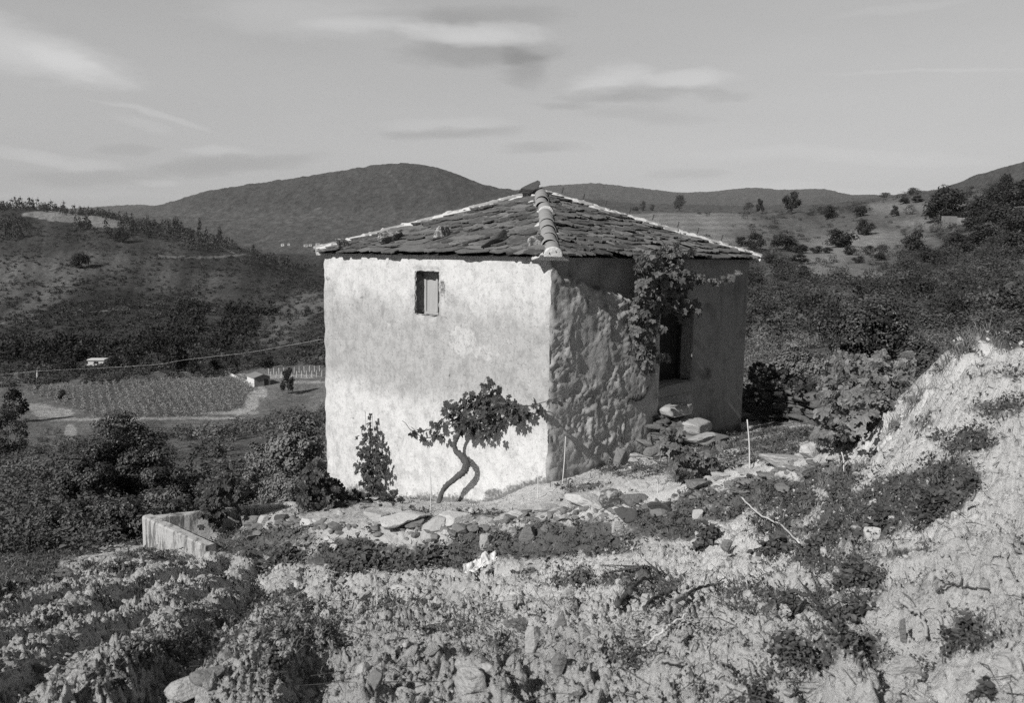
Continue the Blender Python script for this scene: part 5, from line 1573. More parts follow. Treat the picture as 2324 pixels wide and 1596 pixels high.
def covers():
    r = np.random.default_rng(77)
    # weeds: little rosettes where the ground is grown over
    X, Y = near_points(90000, r, 1.8, 16, 1.05)
    Z = Hn(X, Y); P = np.stack([X, Y, Z], -1); v = veg_mask(P)
    keep = r.random(len(X)) < np.clip(v * 1.3 - .12, 0, 1) ** 1.2 * .75
    P = P[keep]; n = len(P)
    k = 6; B = np.repeat(P, k, 0); m = len(B)
    az = r.uniform(0, 2 * math.pi, m); el = r.uniform(.1, 1.1, m)
    tip = np.stack([np.cos(az) * np.cos(el), np.sin(az) * np.cos(el), np.sin(el)], -1)
    hgt = np.repeat(r.uniform(0.0, .10, n), k) * r.uniform(0, 1, m)
    B = B + np.stack([r.normal(0, .02, m), r.normal(0, .02, m), hgt - .005], -1)
    nrm = np.stack([-np.cos(az) * np.sin(el), -np.sin(az) * np.sin(el), np.cos(el)], -1) + .5 * unit(m, r)
    sz = np.repeat(r.uniform(.018, .055, n) * np.clip(P[:, 1] / 8, .38, 1.1), k) * r.uniform(.6, 1.3, m)
    V, F = scatter(DIA_V, DIA_F, B, frames(nrm, tip), sz)
    tag(obj('weeds', V, F, M['weed'], None, {'rnd': np.repeat(np.clip(np.repeat(r.uniform(0, 1, n), k) * .6 + r.uniform(0, .4, m), 0, 1), 4)}, False), kind='stuff')
    # dry grass
    X, Y = near_points(110000, r, 1.8, 19, 1.05)
    Z = Hn(X, Y); P = np.stack([X, Y, Z], -1); v = veg_mask(P)
    keep = r.random(len(X)) < np.clip(.05 + v * .75, 0, 1)
    P = P[keep]; n = len(P)
    lean = unit(n, r) * .75; lean[:, 2] = np.abs(lean[:, 2]) * .6 + .35
    L = r.uniform(.03, .11, n) * np.clip(.45 + P[:, 1] / 11, .6, 1.6); w = r.uniform(.0016, .0035, n) * (.6 + P[:, 1] * .12)
    sdv = np.cross(lean, np.array([0, 0, 1.0])); sdv /= np.linalg.norm(sdv, axis=1)[:, None] + 1e-6
    mid = P + lean * (L * .55)[:, None] + np.array([0, 0, .01]); end = P + lean * L[:, None] - np.array([0, 0, 1]) * (L * .25 * r.uniform(0, 1, n))[:, None]
    V = np.stack([P - sdv * w[:, None], P + sdv * w[:, None], mid + sdv * w[:, None] * .8, mid - sdv * w[:, None] * .8, end], 1).reshape(-1, 3)
    i = np.arange(n)[:, None] * 5
    tag(obj('dry_grass', V, [i + np.array([[0, 1, 2, 3]]), i + np.array([[3, 2, 4]])], M['straw'], None, {'rnd': np.repeat(np.clip(r.beta(1.5, 2.5, n), 0, 1), 5)}, False), kind='stuff')
    # crumbs and clods of soil
    Vs, Fs = [], []
    base = 0
    for t in range(6):
        small = t < 4
        TV, TF = rock_shape(500 + t, 1 if small else 2, planes=7, rough=.18)
        X, Y = near_points(17000 if small else 2600, r, 1.9, 12.5, 1.25)
        Z = Hn(X, Y); m = soil_mask(X, Y); P = np.stack([X, Y, Z], -1); v = veg_mask(P)
        keep = r.random(len(X)) < (m * .9 + .1) * (1 - .5 * v); P = P[keep]; n = len(P)
        s = np.clip(r.lognormal(math.log(.0042 if small else .010), .5, n), .002, .024) * (.55 + .16 * P[:, 1])
        R = rotmats(unit(n, r), r.uniform(0, 6.28, n))
        sc = s[:, None] * r.uniform(.55, 1.35, (n, 3))
        P[:, 2] += s * .35
        V, F = scatter(TV, TF, P, R, sc); Vs.append(V); Fs.append(F[0] + base); base += len(V)
    V = np.concatenate(Vs)
    tag(obj('soil_clods', V, [np.concatenate(Fs)], M['soil'], None, {'veg': np.zeros(len(V)), 'soil': soil_tone(V)}, False), kind='stuff')
    Vs, Fs, base = [], [], 0
    for t in range(8):
        TV, TF = rock_shape(560 + t, 3, planes=6, rough=.05); TV = TV / np.abs(TV).max(0)
        X, Y = near_points(150, r, 2.0, 11, 1.3, -.6, .72); Z = Hn(X, Y); m = soil_mask(X, Y); P = np.stack([X, Y, Z], -1)
        P = P[r.random(len(X)) < m * .9]; n = len(P)
        s = np.clip(r.lognormal(math.log(.020), .55, n), .006, .05) * (.5 + .13 * P[:, 1])
        R = rotmats(np.tile([[0, 0, 1.0]], (n, 1)) + r.normal(0, .35, (n, 3)), r.uniform(0, 6.28, n))
        V, F = scatter(TV, TF, P + [0, 0, .004], R, s[:, None] * np.array([1, .7, .45])); Vs.append(V); Fs.append(F[0] + base); base += len(V)
    tag(obj('loose_stones', np.concatenate(Vs), [np.concatenate(Fs)], M['rock_pale'], None, None, False), kind='stuff')
    # twigs and root ends lying about
    n = 1500; X, Y = near_points(n, r, 1.9, 13, 1.4); Z = Hn(X, Y)
    parts = []
    for x, y, z in zip(X, Y, Z):
        a = r.uniform(0, 6.28); L = r.lognormal(math.log(.09), .6); d = np.array([math.cos(a), math.sin(a), r.normal(.05, .18)])
        p = np.array([x, y, z + .008]); q = p + d * L; q[2] = max(q[2], Z.min() if False else z - .02 + r.uniform(0, .05))
        m_ = (p + q) / 2 + r.normal(0, L * .12, 3) * [1, 1, .5] + [0, 0, .012]
        parts.append((tube([p, m_, q], [.0022 * (.6 + y * .12)] * 2 + [.001 * (.6 + y * .12)], 3)[0], None))
    V = np.concatenate([p[0] for p in parts]); k = np.arange(len(parts))[:, None, None] * 9
    f = tube(np.array([[0, 0, 0], [1, 0, 0], [2, 0, 0.]]), [1, 1, 1], 3)[1][0]
    tag(obj('twigs', V, [(f[None] + k).reshape(-1, 4)], M['bark'], None, None, False), kind='stuff')


covers()


# ---- larger weeds that stand out one by one on the right slope
def weed_plant(px, py, wpx, hpx, label, seed, n=60, big=.07, mat='weed', TV=OVAL_V, TF=OVAL_F, name='weed_plant'):
    r = np.random.default_rng(seed); P = hit(px, py); k = P[1] * S / FPX; rw = wpx * k / 2; rh = hpx * k
    B = np.stack([P[0] + rw * r.normal(0, .45, n), P[1] + rw * .7 * r.normal(0, .45, n), np.zeros(n)], -1)
    gz = Hn(B[:, 0], B[:, 1]); B[:, 2] = gz + rh * r.uniform(.05, 1, n) * np.exp(-((B[:, :2] - P[:2]) ** 2).sum(1) / (rw * rw * .9))
    root = empty(name, P, label, 'weed', 'broad leaved weeds on the plot')
    az = r.uniform(0, 6.28, n); tip = np.stack([np.cos(az), np.sin(az), r.normal(-.1, .35, n)], -1)
    nrm = np.array([-.2, -.35, 1.0]) + .55 * unit(n, r)
    V, F = scatter(TV, TF, B, frames(nrm, tip), big * r.uniform(.5, 1.25, n))
    obj('foliage', V, F, M[mat], root, {'rnd': np.repeat(r.uniform(0, .8, n), len(TV))}, False)
    parts = [tube([[P[0], P[1], P[2] - .02], (P + b) / 2 + [0, 0, .02], b], [.004, .003, .002], 4) for b in B[:18]]
    V, F = join(parts); obj('stem', V, F, M['weed'], root, {'rnd': np.full(len(V), .3)}, True)


for q, (x, y, w, h, lb) in enumerate([
    (2110, 1160, 130, 50, 'dark broad leaved weed patch crowning the right bank'), (2000, 1200, 120, 40, 'dark weed patch left of the one crowning the right bank'), (2190, 1130, 70, 30, 'small dark weed right of the bank-crowning patch'),
    (1930, 1320, 90, 50, 'weed with drooping leaves under the triangular pale stone'), (1940, 1410, 80, 40, 'broad leaved weed beside the pale dry stalk'), (1920, 1480, 90, 70, 'large weed with heart shaped leaves low on the right bank'),
    (1800, 1490, 120, 60, 'spreading weed left of the large heart leaved one'), (1790, 1380, 50, 24, 'small weed rosette on the bright strip'), (1720, 1590, 130, 40, 'dark weed leaves cut by the bottom edge'),
    (1860, 1240, 90, 40, 'weed patch below the yard edge stones'), (2230, 1580, 60, 40, 'lone weed in the bottom right corner'), (2180, 1460, 90, 70, 'thin twiggy weed on the bright right bank'),
    (1750, 1250, 90, 36, 'grassy weed clump where the dry stalk lies'), (1600, 1240, 60, 50, 'dark upright weed in front of the pale bank'), (640, 1270, 120, 24, 'dark weed mat at the foot of the left bank'),
    (820, 1285, 140, 26, 'dark weed mat under the broad pale edge stone'), (960, 1280, 120, 24, 'dark weed mat left of the plastic sheet'), (620, 1530, 26, 44, 'upright pale leaved weed in the bottom left weeds')]):
    weed_plant(x, y, w, h, lb, 800 + q, n=int(60 + w * 1.8), big=min(.075, .0085 * hit(x, y)[1]))


# ---- dry grass tufts on the crest of the dug bank and along its foot
def tuft(px, py, n, L, label, seed, mat='straw', spread=.045):
    r = np.random.default_rng(seed); P = hit(px, py); n = m = n // 2; L = L * .75
    B = P + np.stack([r.normal(0, spread, m), r.normal(0, spread, m), np.zeros(m)], -1); B[:, 2] = Hn(B[:, 0], B[:, 1]) - .01
    lean = unit(m, r) * .55; lean[:, 2] = .8 + .3 * r.random(m); lean /= np.linalg.norm(lean, axis=1)[:, None]
    ln = L * r.uniform(.4, 1.1, m); w = .0012 * (.6 + .14 * P[1]) * np.ones(m)
    sdv = np.cross(lean, np.array([.2, 1.0, 0])); sdv /= np.linalg.norm(sdv, axis=1)[:, None]
    mid = B + lean * (ln * .6)[:, None]; end = B + lean * ln[:, None] + np.stack([lean[:, 0], lean[:, 1], -.5 * np.ones(m)], -1) * (ln * .25)[:, None]
    V = np.stack([B - sdv * w[:, None], B + sdv * w[:, None], mid + sdv * w[:, None], mid - sdv * w[:, None], end], 1).reshape(-1, 3)
    i = np.arange(m)[:, None] * 5
    tag(obj('grass_tuft', V, [i + np.array([[0, 1, 2, 3]]), i + np.array([[3, 2, 4]])], M[mat], None, {'rnd': np.repeat(np.clip(r.beta(2, 2, m), 0, 1), 5)}, False), label, 'grass tuft', 'grass tufts on the dug bank')


for q, a in enumerate([(2185, 800, 240, .34, 'feathery dry grass tuft on the crest of the bright bank'), (2140, 838, 160, .28, 'dry grass tuft on the left shoulder of the bright bank'), (2215, 782, 120, .22, 'short grass tuft at the very top of the bright bank'),
                       (2075, 920, 160, .34, 'dry grass tuft between the vine thicket and the bright bank'), (2020, 985, 140, .30, 'grass tuft at the foot of the vine thicket'), (1960, 1060, 120, .22, 'grass tuft below the vine thicket on the bank foot'),
                       (2260, 790, 120, .18, 'grass tuft at the picture edge on top of the bank'), (1870, 1100, 160, .24, 'grass tuft under the white cane of the thicket'), (1720, 1140, 160, .22, 'grass tuft in the weeds left of the dry stalk')]):
    tuft(*a, 950 + q)

# ------------------------------------------------------------------ the valley and the hills
def hit_far(px, py, ymin=20.0, ymax=2500.0):
    d = ray(px, py); Y = np.exp(np.linspace(math.log(ymin), math.log(ymax), 2600))
    h = H(Y * d[0], Y); b = np.where(Y * d[2] <= h)[0]
    k = b[0] if len(b) else int(np.argmin(np.abs(Y * d[2] - h) / Y))
    return np.array([Y[k] * d[0], Y[k], h[k]])


def crown_proto(kind, seed, nleaf, ls):
    """unit crown: 1 wide, 1 high, standing on z = 0"""
    r = np.random.default_rng(seed)
    if kind == 'pine':
        cl = [np.array([0, 0, .58]), np.array([0, 0, .8])]; n = 34
        z = r.uniform(.22, .98, n); w = .46 * np.sqrt(np.clip(1.06 - z, 0, 1)) * r.uniform(.4, 1, n); a = r.uniform(0, 6.28, n)
        cc = np.stack([w * np.cos(a), w * np.sin(a), z], -1); cr = r.uniform(.08, .15, n)
    elif kind == 'gum':
        n = 26; z = r.uniform(.3, .97, n); w = .42 * np.sin(np.clip((z - .16) / .86, 0, 1) * 3.1) ** .7 * r.uniform(.3, 1, n); a = r.uniform(0, 6.28, n)
        cc = np.stack([w * np.cos(a), w * np.sin(a), z], -1); cr = r.uniform(.09, .17, n)
    else:
        n = 30; d = unit(n, r); q = r.uniform(.35, 1, n) ** .6
        cc = d * q[:, None] * np.array([.38, .38, .40]) + np.array([0, 0, .48]); cr = r.uniform(.10, .20, n)
    k = r.choice(len(cc), nleaf, p=cr ** 2 / (cr ** 2).sum())
    dd = unit(nleaf, r); P = cc[k] + dd * (cr[k] * r.uniform(.4, 1.1, nleaf))[:, None]
    P[:, 2] = np.clip(P[:, 2], 0, 1.05)
    nrm = dd + .4 * unit(nleaf, r) + [0, 0, .2]; tip = unit(nleaf, r) + dd
    V, F = scatter(DIA_V, DIA_F, P, frames(nrm, tip), ls * r.uniform(.6, 1.35, nleaf))
    tone = np.repeat(np.clip(.55 * r.uniform(0, 1, len(cc))[k] + .45 * r.uniform(0, 1, nleaf), 0, 1), 4)
    return V, F, tone, cc


PROTO = {}
for kind, seeds in (('pine', (1, 2)), ('gum', (3,)), ('round', (4, 5, 6))):
    for s in seeds:
        V, F, tone, cc = crown_proto(kind, s, 1500, .085)
        me = make_mesh(kind + '_crown', V, F, {'rnd': tone}); me.materials.append(M['far_tree'])
        lim = [tube(spline([[0, 0, -.1], [.01, 0, .3], [0, .01, .75 if kind != 'round' else .45]], 8), np.linspace(.035, .012, 8), 6)]
        for c in cc[:6]: lim.append(tube([[0, 0, .25], (c + [0, 0, .25]) / 2, c], [.016, .012, .006], 5))
        V, F = join(lim); mt = make_mesh(kind + '_trunk', V, F, None, True); mt.materials.append(M['bark'])
        PROTO.setdefault(kind, []).append((me, mt))


def tree(x, ytop, ybase, w, kind, label, name='tree', group=None, pale=False):
    P = hit_far(x, ybase); T = ray(x, ytop) * P[1]; h = T[2] - P[2]; wm = w * P[1] * S / FPX
    root = empty(name, P, label, 'tree' if name != 'bush' else 'bush', group)
    root.scale = (wm, wm, h); root.rotation_euler.z = random.uniform(0, 6.28)
    me, mt = random.choice(PROTO[kind])
    for nm, m_ in (('crown', me), ('trunk', mt)):
        o = bpy.data.objects.new(nm, m_); C.objects.link(o); o.parent = root


GT = 'trees on the terraced field skyline'; GB = 'bushes on the dry hillside'; GW = 'trees of the dark wood at the right'
for a in [
    (1794, 438, 486, 46, 'gum', 'tall loose gum tree on the field skyline right of the hut', 'tree', GT), (1723, 453, 486, 22, 'pine', 'small pointed tree left of the tall gum tree', 'tree', GT),
    (1700, 459, 474, 26, 'round', 'low dark clump on the skyline left of the small pointed tree', 'tree', GT), (1541, 445, 480, 36, 'pine', 'broad dark pine on the skyline above the right roof slope', 'tree', GT),
    (1458, 458, 480, 20, 'pine', 'slim pine on the skyline nearest the roof peak', 'tree', GT), (1479, 464, 480, 16, 'round', 'bushy small tree between the slim and the broad pine', 'tree', GT),
    (1440, 468, 480, 22, 'round', 'low bush left of the slim skyline pine', 'tree', GT), (1885, 464, 497, 38, 'round', 'dark round tree right of the tall gum tree', 'tree', GB),
    (1951, 466, 492, 36, 'round', 'second dark round tree right of the tall gum tree', 'tree', GB), (2029, 468, 493, 22, 'pine', 'small upright tree on the upper terraces', 'tree', GB),
    (2052, 447, 464, 26, 'round', 'left one of two low trees near the upper ridge', 'tree', GB), (2081, 444, 461, 28, 'round', 'right one of two low trees near the upper ridge', 'tree', GB),
    (2076, 425, 443, 36, 'round', 'flat topped tree standing on the ridge line', 'tree', GB), (2006, 437, 449, 30, 'round', 'low bush on the ridge line left of the flat topped tree', 'tree', GB),
    (1961, 494, 535, 48, 'round', 'single bushy tree on the pale grass slope', 'tree', GB), (1900, 516, 562, 84, 'round', 'wide dark thicket tree below the single bushy tree', 'tree', GB),
    (1782, 530, 570, 66, 'round', 'dark spreading tree above the right roof tip', 'tree', GB), (1711, 528, 570, 50, 'round', 'dark tree close above the right roof slope', 'tree', GB), (1682, 537, 560, 34, 'round', 'dark bush touching the right roof slope', 'tree', GB),
    (2076, 522, 572, 64, 'round', 'dark tree in the middle of the slope below the big wood edge', 'tree', GB), (1823, 602, 634, 36, 'round', 'upright dark bush right of the hut eave', 'bush', GB), (1782, 593, 616, 40, 'round', 'low bush right of the hut eave', 'bush', GB),
    (1973, 557, 579, 32, 'round', 'round bush in the row of bushes, second from its right end', 'bush', GB), (2001, 555, 575, 28, 'round', 'round bush at the right end of the row of bushes', 'bush', GB), (1926, 558, 580, 38, 'round', 'wide bush in the middle of the row of bushes', 'bush', GB),
    (1876, 560, 576, 28, 'round', 'small bush left of the middle of the row of bushes', 'bush', GB), (1852, 557, 576, 34, 'round', 'bush near the left end of the row of bushes', 'bush', GB), (1815, 554, 576, 42, 'round', 'large bush at the left end of the row of bushes', 'bush', GB),
    (1750, 576, 598, 44, 'round', 'dark bush just beyond the right roof tip', 'bush', GB), (1812, 576, 600, 50, 'round', 'broad low bush under the row of bushes', 'bush', GB), (1947, 580, 598, 32, 'round', 'small bush below the middle of the row of bushes', 'bush', GB), (1996, 573, 592, 34, 'round', 'small bush below the right end of the row of bushes', 'bush', GB),
    (2150, 418, 502, 96, 'round', 'big dark tree standing apart at the left edge of the wood', 'tree', GW), (2130, 452, 508, 70, 'round', 'dark tree leaning to the left of the big apart one', 'tree', GW), (2278, 398, 450, 44, 'pine', 'topmost tree of the dark wood', 'tree', GW),
    (2250, 420, 480, 60, 'round', 'tree under the topmost one in the dark wood', 'tree', GW), (2306, 404, 470, 76, 'round', 'large tree at the picture edge high in the dark wood', 'tree', GW), (2222, 440, 500, 60, 'round', 'tree at the upper left rim of the dark wood', 'tree', GW),
    (2210, 470, 525, 66, 'round', 'tree at the middle left rim of the dark wood', 'tree', GW), (2270, 460, 530, 90, 'round', 'broad tree in the heart of the dark wood', 'tree', GW), (2318, 470, 545, 80, 'round', 'broad tree at the picture edge in the heart of the dark wood', 'tree', GW),
    (2235, 505, 560, 80, 'round', 'lower left tree of the dark wood', 'tree', GW), (2300, 520, 580, 80, 'round', 'lower right tree of the dark wood', 'tree', GW), (2170, 530, 580, 70, 'round', 'tree below the roofless stone wall', 'tree', GW), (2110, 560, 605, 60, 'round', 'tree below the middle slope tree', 'tree', GW),
    (403, 768, 856, 60, 'pine', 'tall dark pine at the far edge of the valley field', 'tree', None), (440, 800, 850, 44, 'round', 'dark bushy tree right of the tall valley pine', 'tree', None), (653, 838, 896, 38, 'pine', 'dark conical tree below the stone shed', 'tree', None),
    (139, 884, 908, 26, 'round', 'lone round bush inside the valley field', 'bush', None), (181, 570, 610, 46, 'round', 'dark tree by itself on the middle of the left hill', 'tree', None), (276, 516, 552, 44, 'round', 'dark tree group below the pale hilltop field', 'tree', None),
    (263, 808, 836, 36, 'round', 'round tree beside the white valley building', 'tree', None), (526, 812, 846, 34, 'round', 'round tree above the stone shed', 'tree', None), (602, 804, 838, 44, 'round', 'spreading tree above the trellis posts', 'tree', None), (490, 815, 848, 40, 'round', 'dark tree between valley pine and stone shed', 'tree', None),
    (35, 880, 960, 60, 'round', 'dark tree at the left edge beside the valley field', 'tree', None), (300, 806, 838, 40, 'round', 'second round tree beside the white valley building', 'tree', None), (160, 812, 850, 60, 'round', 'dark tree left of the white valley building', 'tree', None)]:
    tree(*a)


# ---- scrub that covers the slopes: one mass per slope
def scrub(name, u0, u1, y0, y1, n, size, nleaf, ls, dens, seed, mat, hmul=(.6, 1.1)):
    r = np.random.default_rng(seed)
    tv = [crown_proto('round' if (q or name != 'far_wood') else 'pine', seed + q, nleaf, ls) for q in range(4)]
    U = r.uniform(u0, u1, n * 3); Y = np.exp(r.uniform(math.log(y0), math.log(y1), n * 3)); X = U * Y
    Z = H(X, Y); P = np.stack([X, Y, Z], -1); px, py = project(P)
    keep = r.random(len(X)) < dens(px, py, P); P = P[keep][:n]
    m = len(P); w = r.uniform(size[0], size[1], m) * (1 + (P[:, 1] / y1) * .5)
    hh = w * r.uniform(hmul[0], hmul[1], m)
    Vs, Fs, Ts, base = [], [], [], 0
    for q, (V0, F0, T0, _) in enumerate(tv):
        i = np.arange(m) % 4 == q; k = i.sum()
        if not k: continue
        hx = hh[i] * (1.35 if (q == 0 and name == 'far_wood') else 1); R = rotmats(np.tile([[0, 0, 1.0]], (k, 1)) + r.normal(0, .05, (k, 3)), r.uniform(0, 6.28, k))
        V, F = scatter(V0, F0, P[i] - np.array([0, 0, .15]) * w[i][:, None], R, np.stack([w[i], w[i] * r.uniform(.7, 1.2, k), hx], -1))
        Vs.append(V); Fs.append(F[0] + base); base += len(V)
        Ts.append(np.clip(np.tile(T0, k) * .42 + np.repeat(r.beta(.9, 1.5, k) * .75, len(V0)) - .04, 0, 1))
    tag(obj(name, np.concatenate(Vs), [np.concatenate(Fs)], M[mat], None, {'rnd': np.concatenate(Ts)}, False), kind='stuff')


def n2(P, s, seed): return fbm(P[:, 0] / s, P[:, 1] / (s * 1.7), 4, seed)


def d_left(px, py, P):
    gr = blob(px, py, [(60, 640, 150, 60, .8), (200, 600, 160, 26, .5), (380, 640, 140, 26, .4), (30, 700, 100, 36, .5), (660, 720, 60, 40, .8), (700, 690, 50, 34, .8), (620, 765, 60, 26, .7), (560, 572, 90, 12, .6), (80, 560, 120, 24, .5)])
    pale = blob(px, py, [(190, 492, 115, 16), (110, 487, 70, 10), (260, 510, 70, 10)]) * (P[:, 1] > 500)
    return np.clip((.62 + 1.3 * n2(P, 30, 501)) - gr * .5, .10, 1) * (pale < .1)


def d_right(px, py, P):
    gr = blob(px, py, [(1520, 510, 170, 46), (1640, 545, 80, 36, .9), (1950, 562, 110, 24), (1860, 592, 60, 26), (2000, 540, 110, 20), (1960, 620, 70, 16, .6), (2090, 508, 60, 12), (1820, 500, 60, 26, .7), (2080, 470, 110, 12, .8), (2300, 655, 50, 24, .7), (1760, 700, 40, 26, .6), (1740, 620, 40, 30, .6), (2200, 560, 40, 14, .5), (1930, 700, 40, 14, .4)])
    wood = blob(px, py, [(2260, 470, 90, 60), (2250, 560, 120, 40), (2000, 700, 260, 70, .7), (2200, 640, 160, 50, .8), (1780, 690, 90, 80, .8)])
    return np.clip(.36 + 1.0 * n2(P, 14, 502) + .5 * wood - gr * .55, .09, 1)


scrub('hillside_scrub', -.78, -.16, 215, 880, 13000, (1.0, 3.4), 36, .26, d_left, 601, 'far_leaf', (.35, .8))
scrub('hillside_scrub', .22, .78, 52, 330, 1900, (.7, 2.2), 110, .14, d_right, 602, 'far_leaf', (.45, .85))
scrub('slope_scrub', -.78, -.15, 26, 118, 520, (.6, 1.8), 200, .10, lambda px, py, P: np.clip(.55 + .9 * n2(P, 7, 503), .1, 1), 603, 'far_mid', (.5, .9))
scrub('slope_scrub', -.85, -.38, 14.5, 30, 330, (.35, 1.1), 200, .10, lambda px, py, P: np.clip(.5 + .9 * n2(P, 4, 513), .1, 1) * (py < np.interp(px, [0, 160, 320], [1300, 1270, 1225])), 613, 'far_mid', (.5, .9))
scrub('slope_scrub', .26, .8, 22, 60, 520, (.5, 1.4), 330, .085, lambda px, py, P: np.clip(.6 + .9 * n2(P, 5, 504), .1, 1), 604, 'far_leaf_pale', (.6, 1.0))
scrub('valley_scrub', -.78, -.18, 172, 230, 430, (1.0, 3.2), 110, .15, lambda px, py, P: np.clip(.7 + .8 * n2(P, 12, 505), .1, 1) * (blob(px, py, [(660, 848, 90, 14), (585, 862, 40, 20), (215, 828, 32, 10)]) < .1), 605, 'far_leaf', (.4, .85))
scrub('hillside_thicket', .22, .78, 55, 300, 290, (2.0, 4.6), 420, .07, lambda px, py, P: np.clip(d_right(px, py, P) * 1.2 - .15 + .6 * n2(P, 9, 510), .0, 1), 612, 'far_leaf', (.6, .95))
# skyline wood on the left hill and the belt of tall trees under the pale field
scrub('far_wood', -.75, -.2, 800, 905, 420, (2.6, 4.8), 60, .22, lambda px, py, P: (py < np.interp(px, [0, 160, 230, 320, 400, 480, 560, 640], [480, 489, 498, 518, 532, 554, 582, 610])) * np.clip(.9 + n2(P, 40, 506), 0, 1), 606, 'far_leaf', (1.0, 1.7))
scrub('far_wood', -.75, -.25, 560, 800, 300, (3.2, 6.0), 60, .22, lambda px, py, P: blob(px, py, [(290, 532, 60, 14), (360, 528, 60, 12), (400, 540, 60, 10), (30, 530, 60, 22), (470, 560, 60, 10), (200, 522, 50, 8)]) > .25, 607, 'far_leaf', (1.1, 1.8))
# ravine trees in the fold of the left hill
scrub('ravine_wood', -.66, -.15, 232, 470, 620, (2.4, 5.6), 80, .17, lambda px, py, P: blob(px, py, [(445, 690, 34, 36), (425, 735, 40, 40), (380, 785, 60, 26), (300, 800, 80, 20), (490, 660, 40, 24, .8), (540, 740, 50, 50, .55), (600, 700, 50, 40, .45), (100, 810, 120, 22, .9), (200, 790, 60, 20, .7), (480, 790, 50, 30, .6), (640, 640, 50, 24, .5)]) + .55 * n2(P, 16, 508) > .5, 608, 'far_tree', (.7, 1.15))


# ---- vineyard in the valley
def vineyard():
    poly = np.array([(52, 888), (300, 872), (562, 862), (574, 884), (532, 932), (440, 948), (220, 950), (128, 918)], float)
    r = np.random.default_rng(55)
    G = np.array([hit_far(x, y, 60, 400) for x, y in poly]); lo = G.min(0) - 3; hi = G.max(0) + 3
    n = 70000; X = r.uniform(lo[0], hi[0], n); Y = r.uniform(lo[1], hi[1], n)
    a = .5; row = (X * math.cos(a) + Y * math.sin(a)) / 1.5
    X = X + (np.round(row) - row) * 1.5 * math.cos(a) * .8; Y = Y + (np.round(row) - row) * 1.5 * math.sin(a) * .8
    Z = H(X, Y); P = np.stack([X, Y, Z], -1); px, py = project(P)
    ins = np.zeros(n, bool); j = len(poly) - 1
    for i in range(len(poly)):
        xi, yi = poly[i]; xj, yj = poly[j]
        c = ((yi > py) != (yj > py)) & (px < (xj - xi) * (py - yi) / (yj - yi + 1e-9) + xi); ins ^= c; j = i
    P = P[ins]; m = len(P); P[:, 2] += r.uniform(.1, 1.25, m); P[:, :2] += r.normal(0, .16, (m, 2))
    V, F = scatter(DIA_V, DIA_F, P, frames(unit(m, r) + [0, 0, .5], unit(m, r)), r.uniform(.18, .34, m))
    tag(obj('vineyard_rows', V, F, M['vineyard'], None, {'rnd': np.repeat(r.uniform(0, 1, m), 4)}, False), kind='stuff')


vineyard()

# ---- stone shed beside the vineyard
P = hit_far(577, 880, 80, 400); k = P[1] * S / FPX
ang = math.radians(38); ex = np.array([math.cos(ang), math.sin(ang), 0]); ey = np.array([-math.sin(ang), math.cos(ang), 0])
hgt = 27 * k; wd = 30 * k / math.cos(ang) * .98; ln = 19 * k / math.sin(ang) * 1.5
shed = empty('stone_shed', P, 'small stone shed with one whitewashed side at the corner of the valley field', 'shed')
hq = .22
V = np.array([P + a_ * ex * wd + b_ * ey * ln + [0, 0, c_] for a_, b_, c_ in [(0, 0, -1), (1, 0, -1), (1, 0, hgt * .8), (.55, 0, hgt), (0, 0, hgt * .78)]])
obj('front_wall', V, [np.array([[0, 1, 2, 3, 4]])], M['rubble'], shed)
V = np.array([P + a_ * ex * wd + b_ * ey * ln + [0, 0, c_] for a_, b_, c_ in [(0, 0, -1), (0, 0, hgt * .78), (0, 1, hgt * .78), (0, 1, -1)]])
obj('side_wall', V, [np.array([[0, 1, 2, 3]])], M['whitewash'], shed)
V = np.array([P + a_ * ex * wd + b_ * ey * ln + [0, 0, c_] for a_, b_, c_ in [(1, 0, -1), (1, 0, hgt * .8), (1, 1, hgt * .8), (1, 1, -1), (0, 1, -1), (0, 1, hgt * .78), (.55, 1, hgt)]])
obj('back_wall', V, [np.array([[0, 1, 2, 3]]), np.array([[4, 3, 2, 6, 5]])], M['rubble'], shed)
parts = []
for (a0, z0_, a1, z1_) in ((-.07, hgt * .76, .55, hgt + .04), (.55, hgt + .04, 1.07, hgt * .78)):
    c = [P + a_ * ex * wd + b_ * ey * ln + [0, 0, z_ + q] for q in (.02, .14) for (a_, z_) in ((a0, z0_), (a1, z1_)) for b_ in (-.06, 1.06)]
    parts.append((np.array(c), [np.array([[0, 1, 3, 2], [4, 6, 7, 5], [0, 4, 5, 1], [2, 3, 7, 6], [0, 2, 6, 4], [1, 5, 7, 3]])]))
V, F = join(parts); obj('roof', V, F, M['far_roof'], shed)
V, F = box((wd * .62, -.06, -.4), (wd * .86, .02, hgt * .62), ex, ey, Z2, P); obj('door', V, F, M['dark'], shed)
# low wall running left from the shed
Q = hit_far(512, 852, 80, 400); Pz = P + ey * ln * .5
V, F = box((0, -.2, -1), (1, .2, .9), (Q - Pz) * np.array([1, 1, 0]) + [0, 0, Q[2] - Pz[2]], ey, Z2, Pz)
tag(obj('low_wall', V, F, M['whitewash'], None), 'low pale wall running left from the stone shed', 'wall')

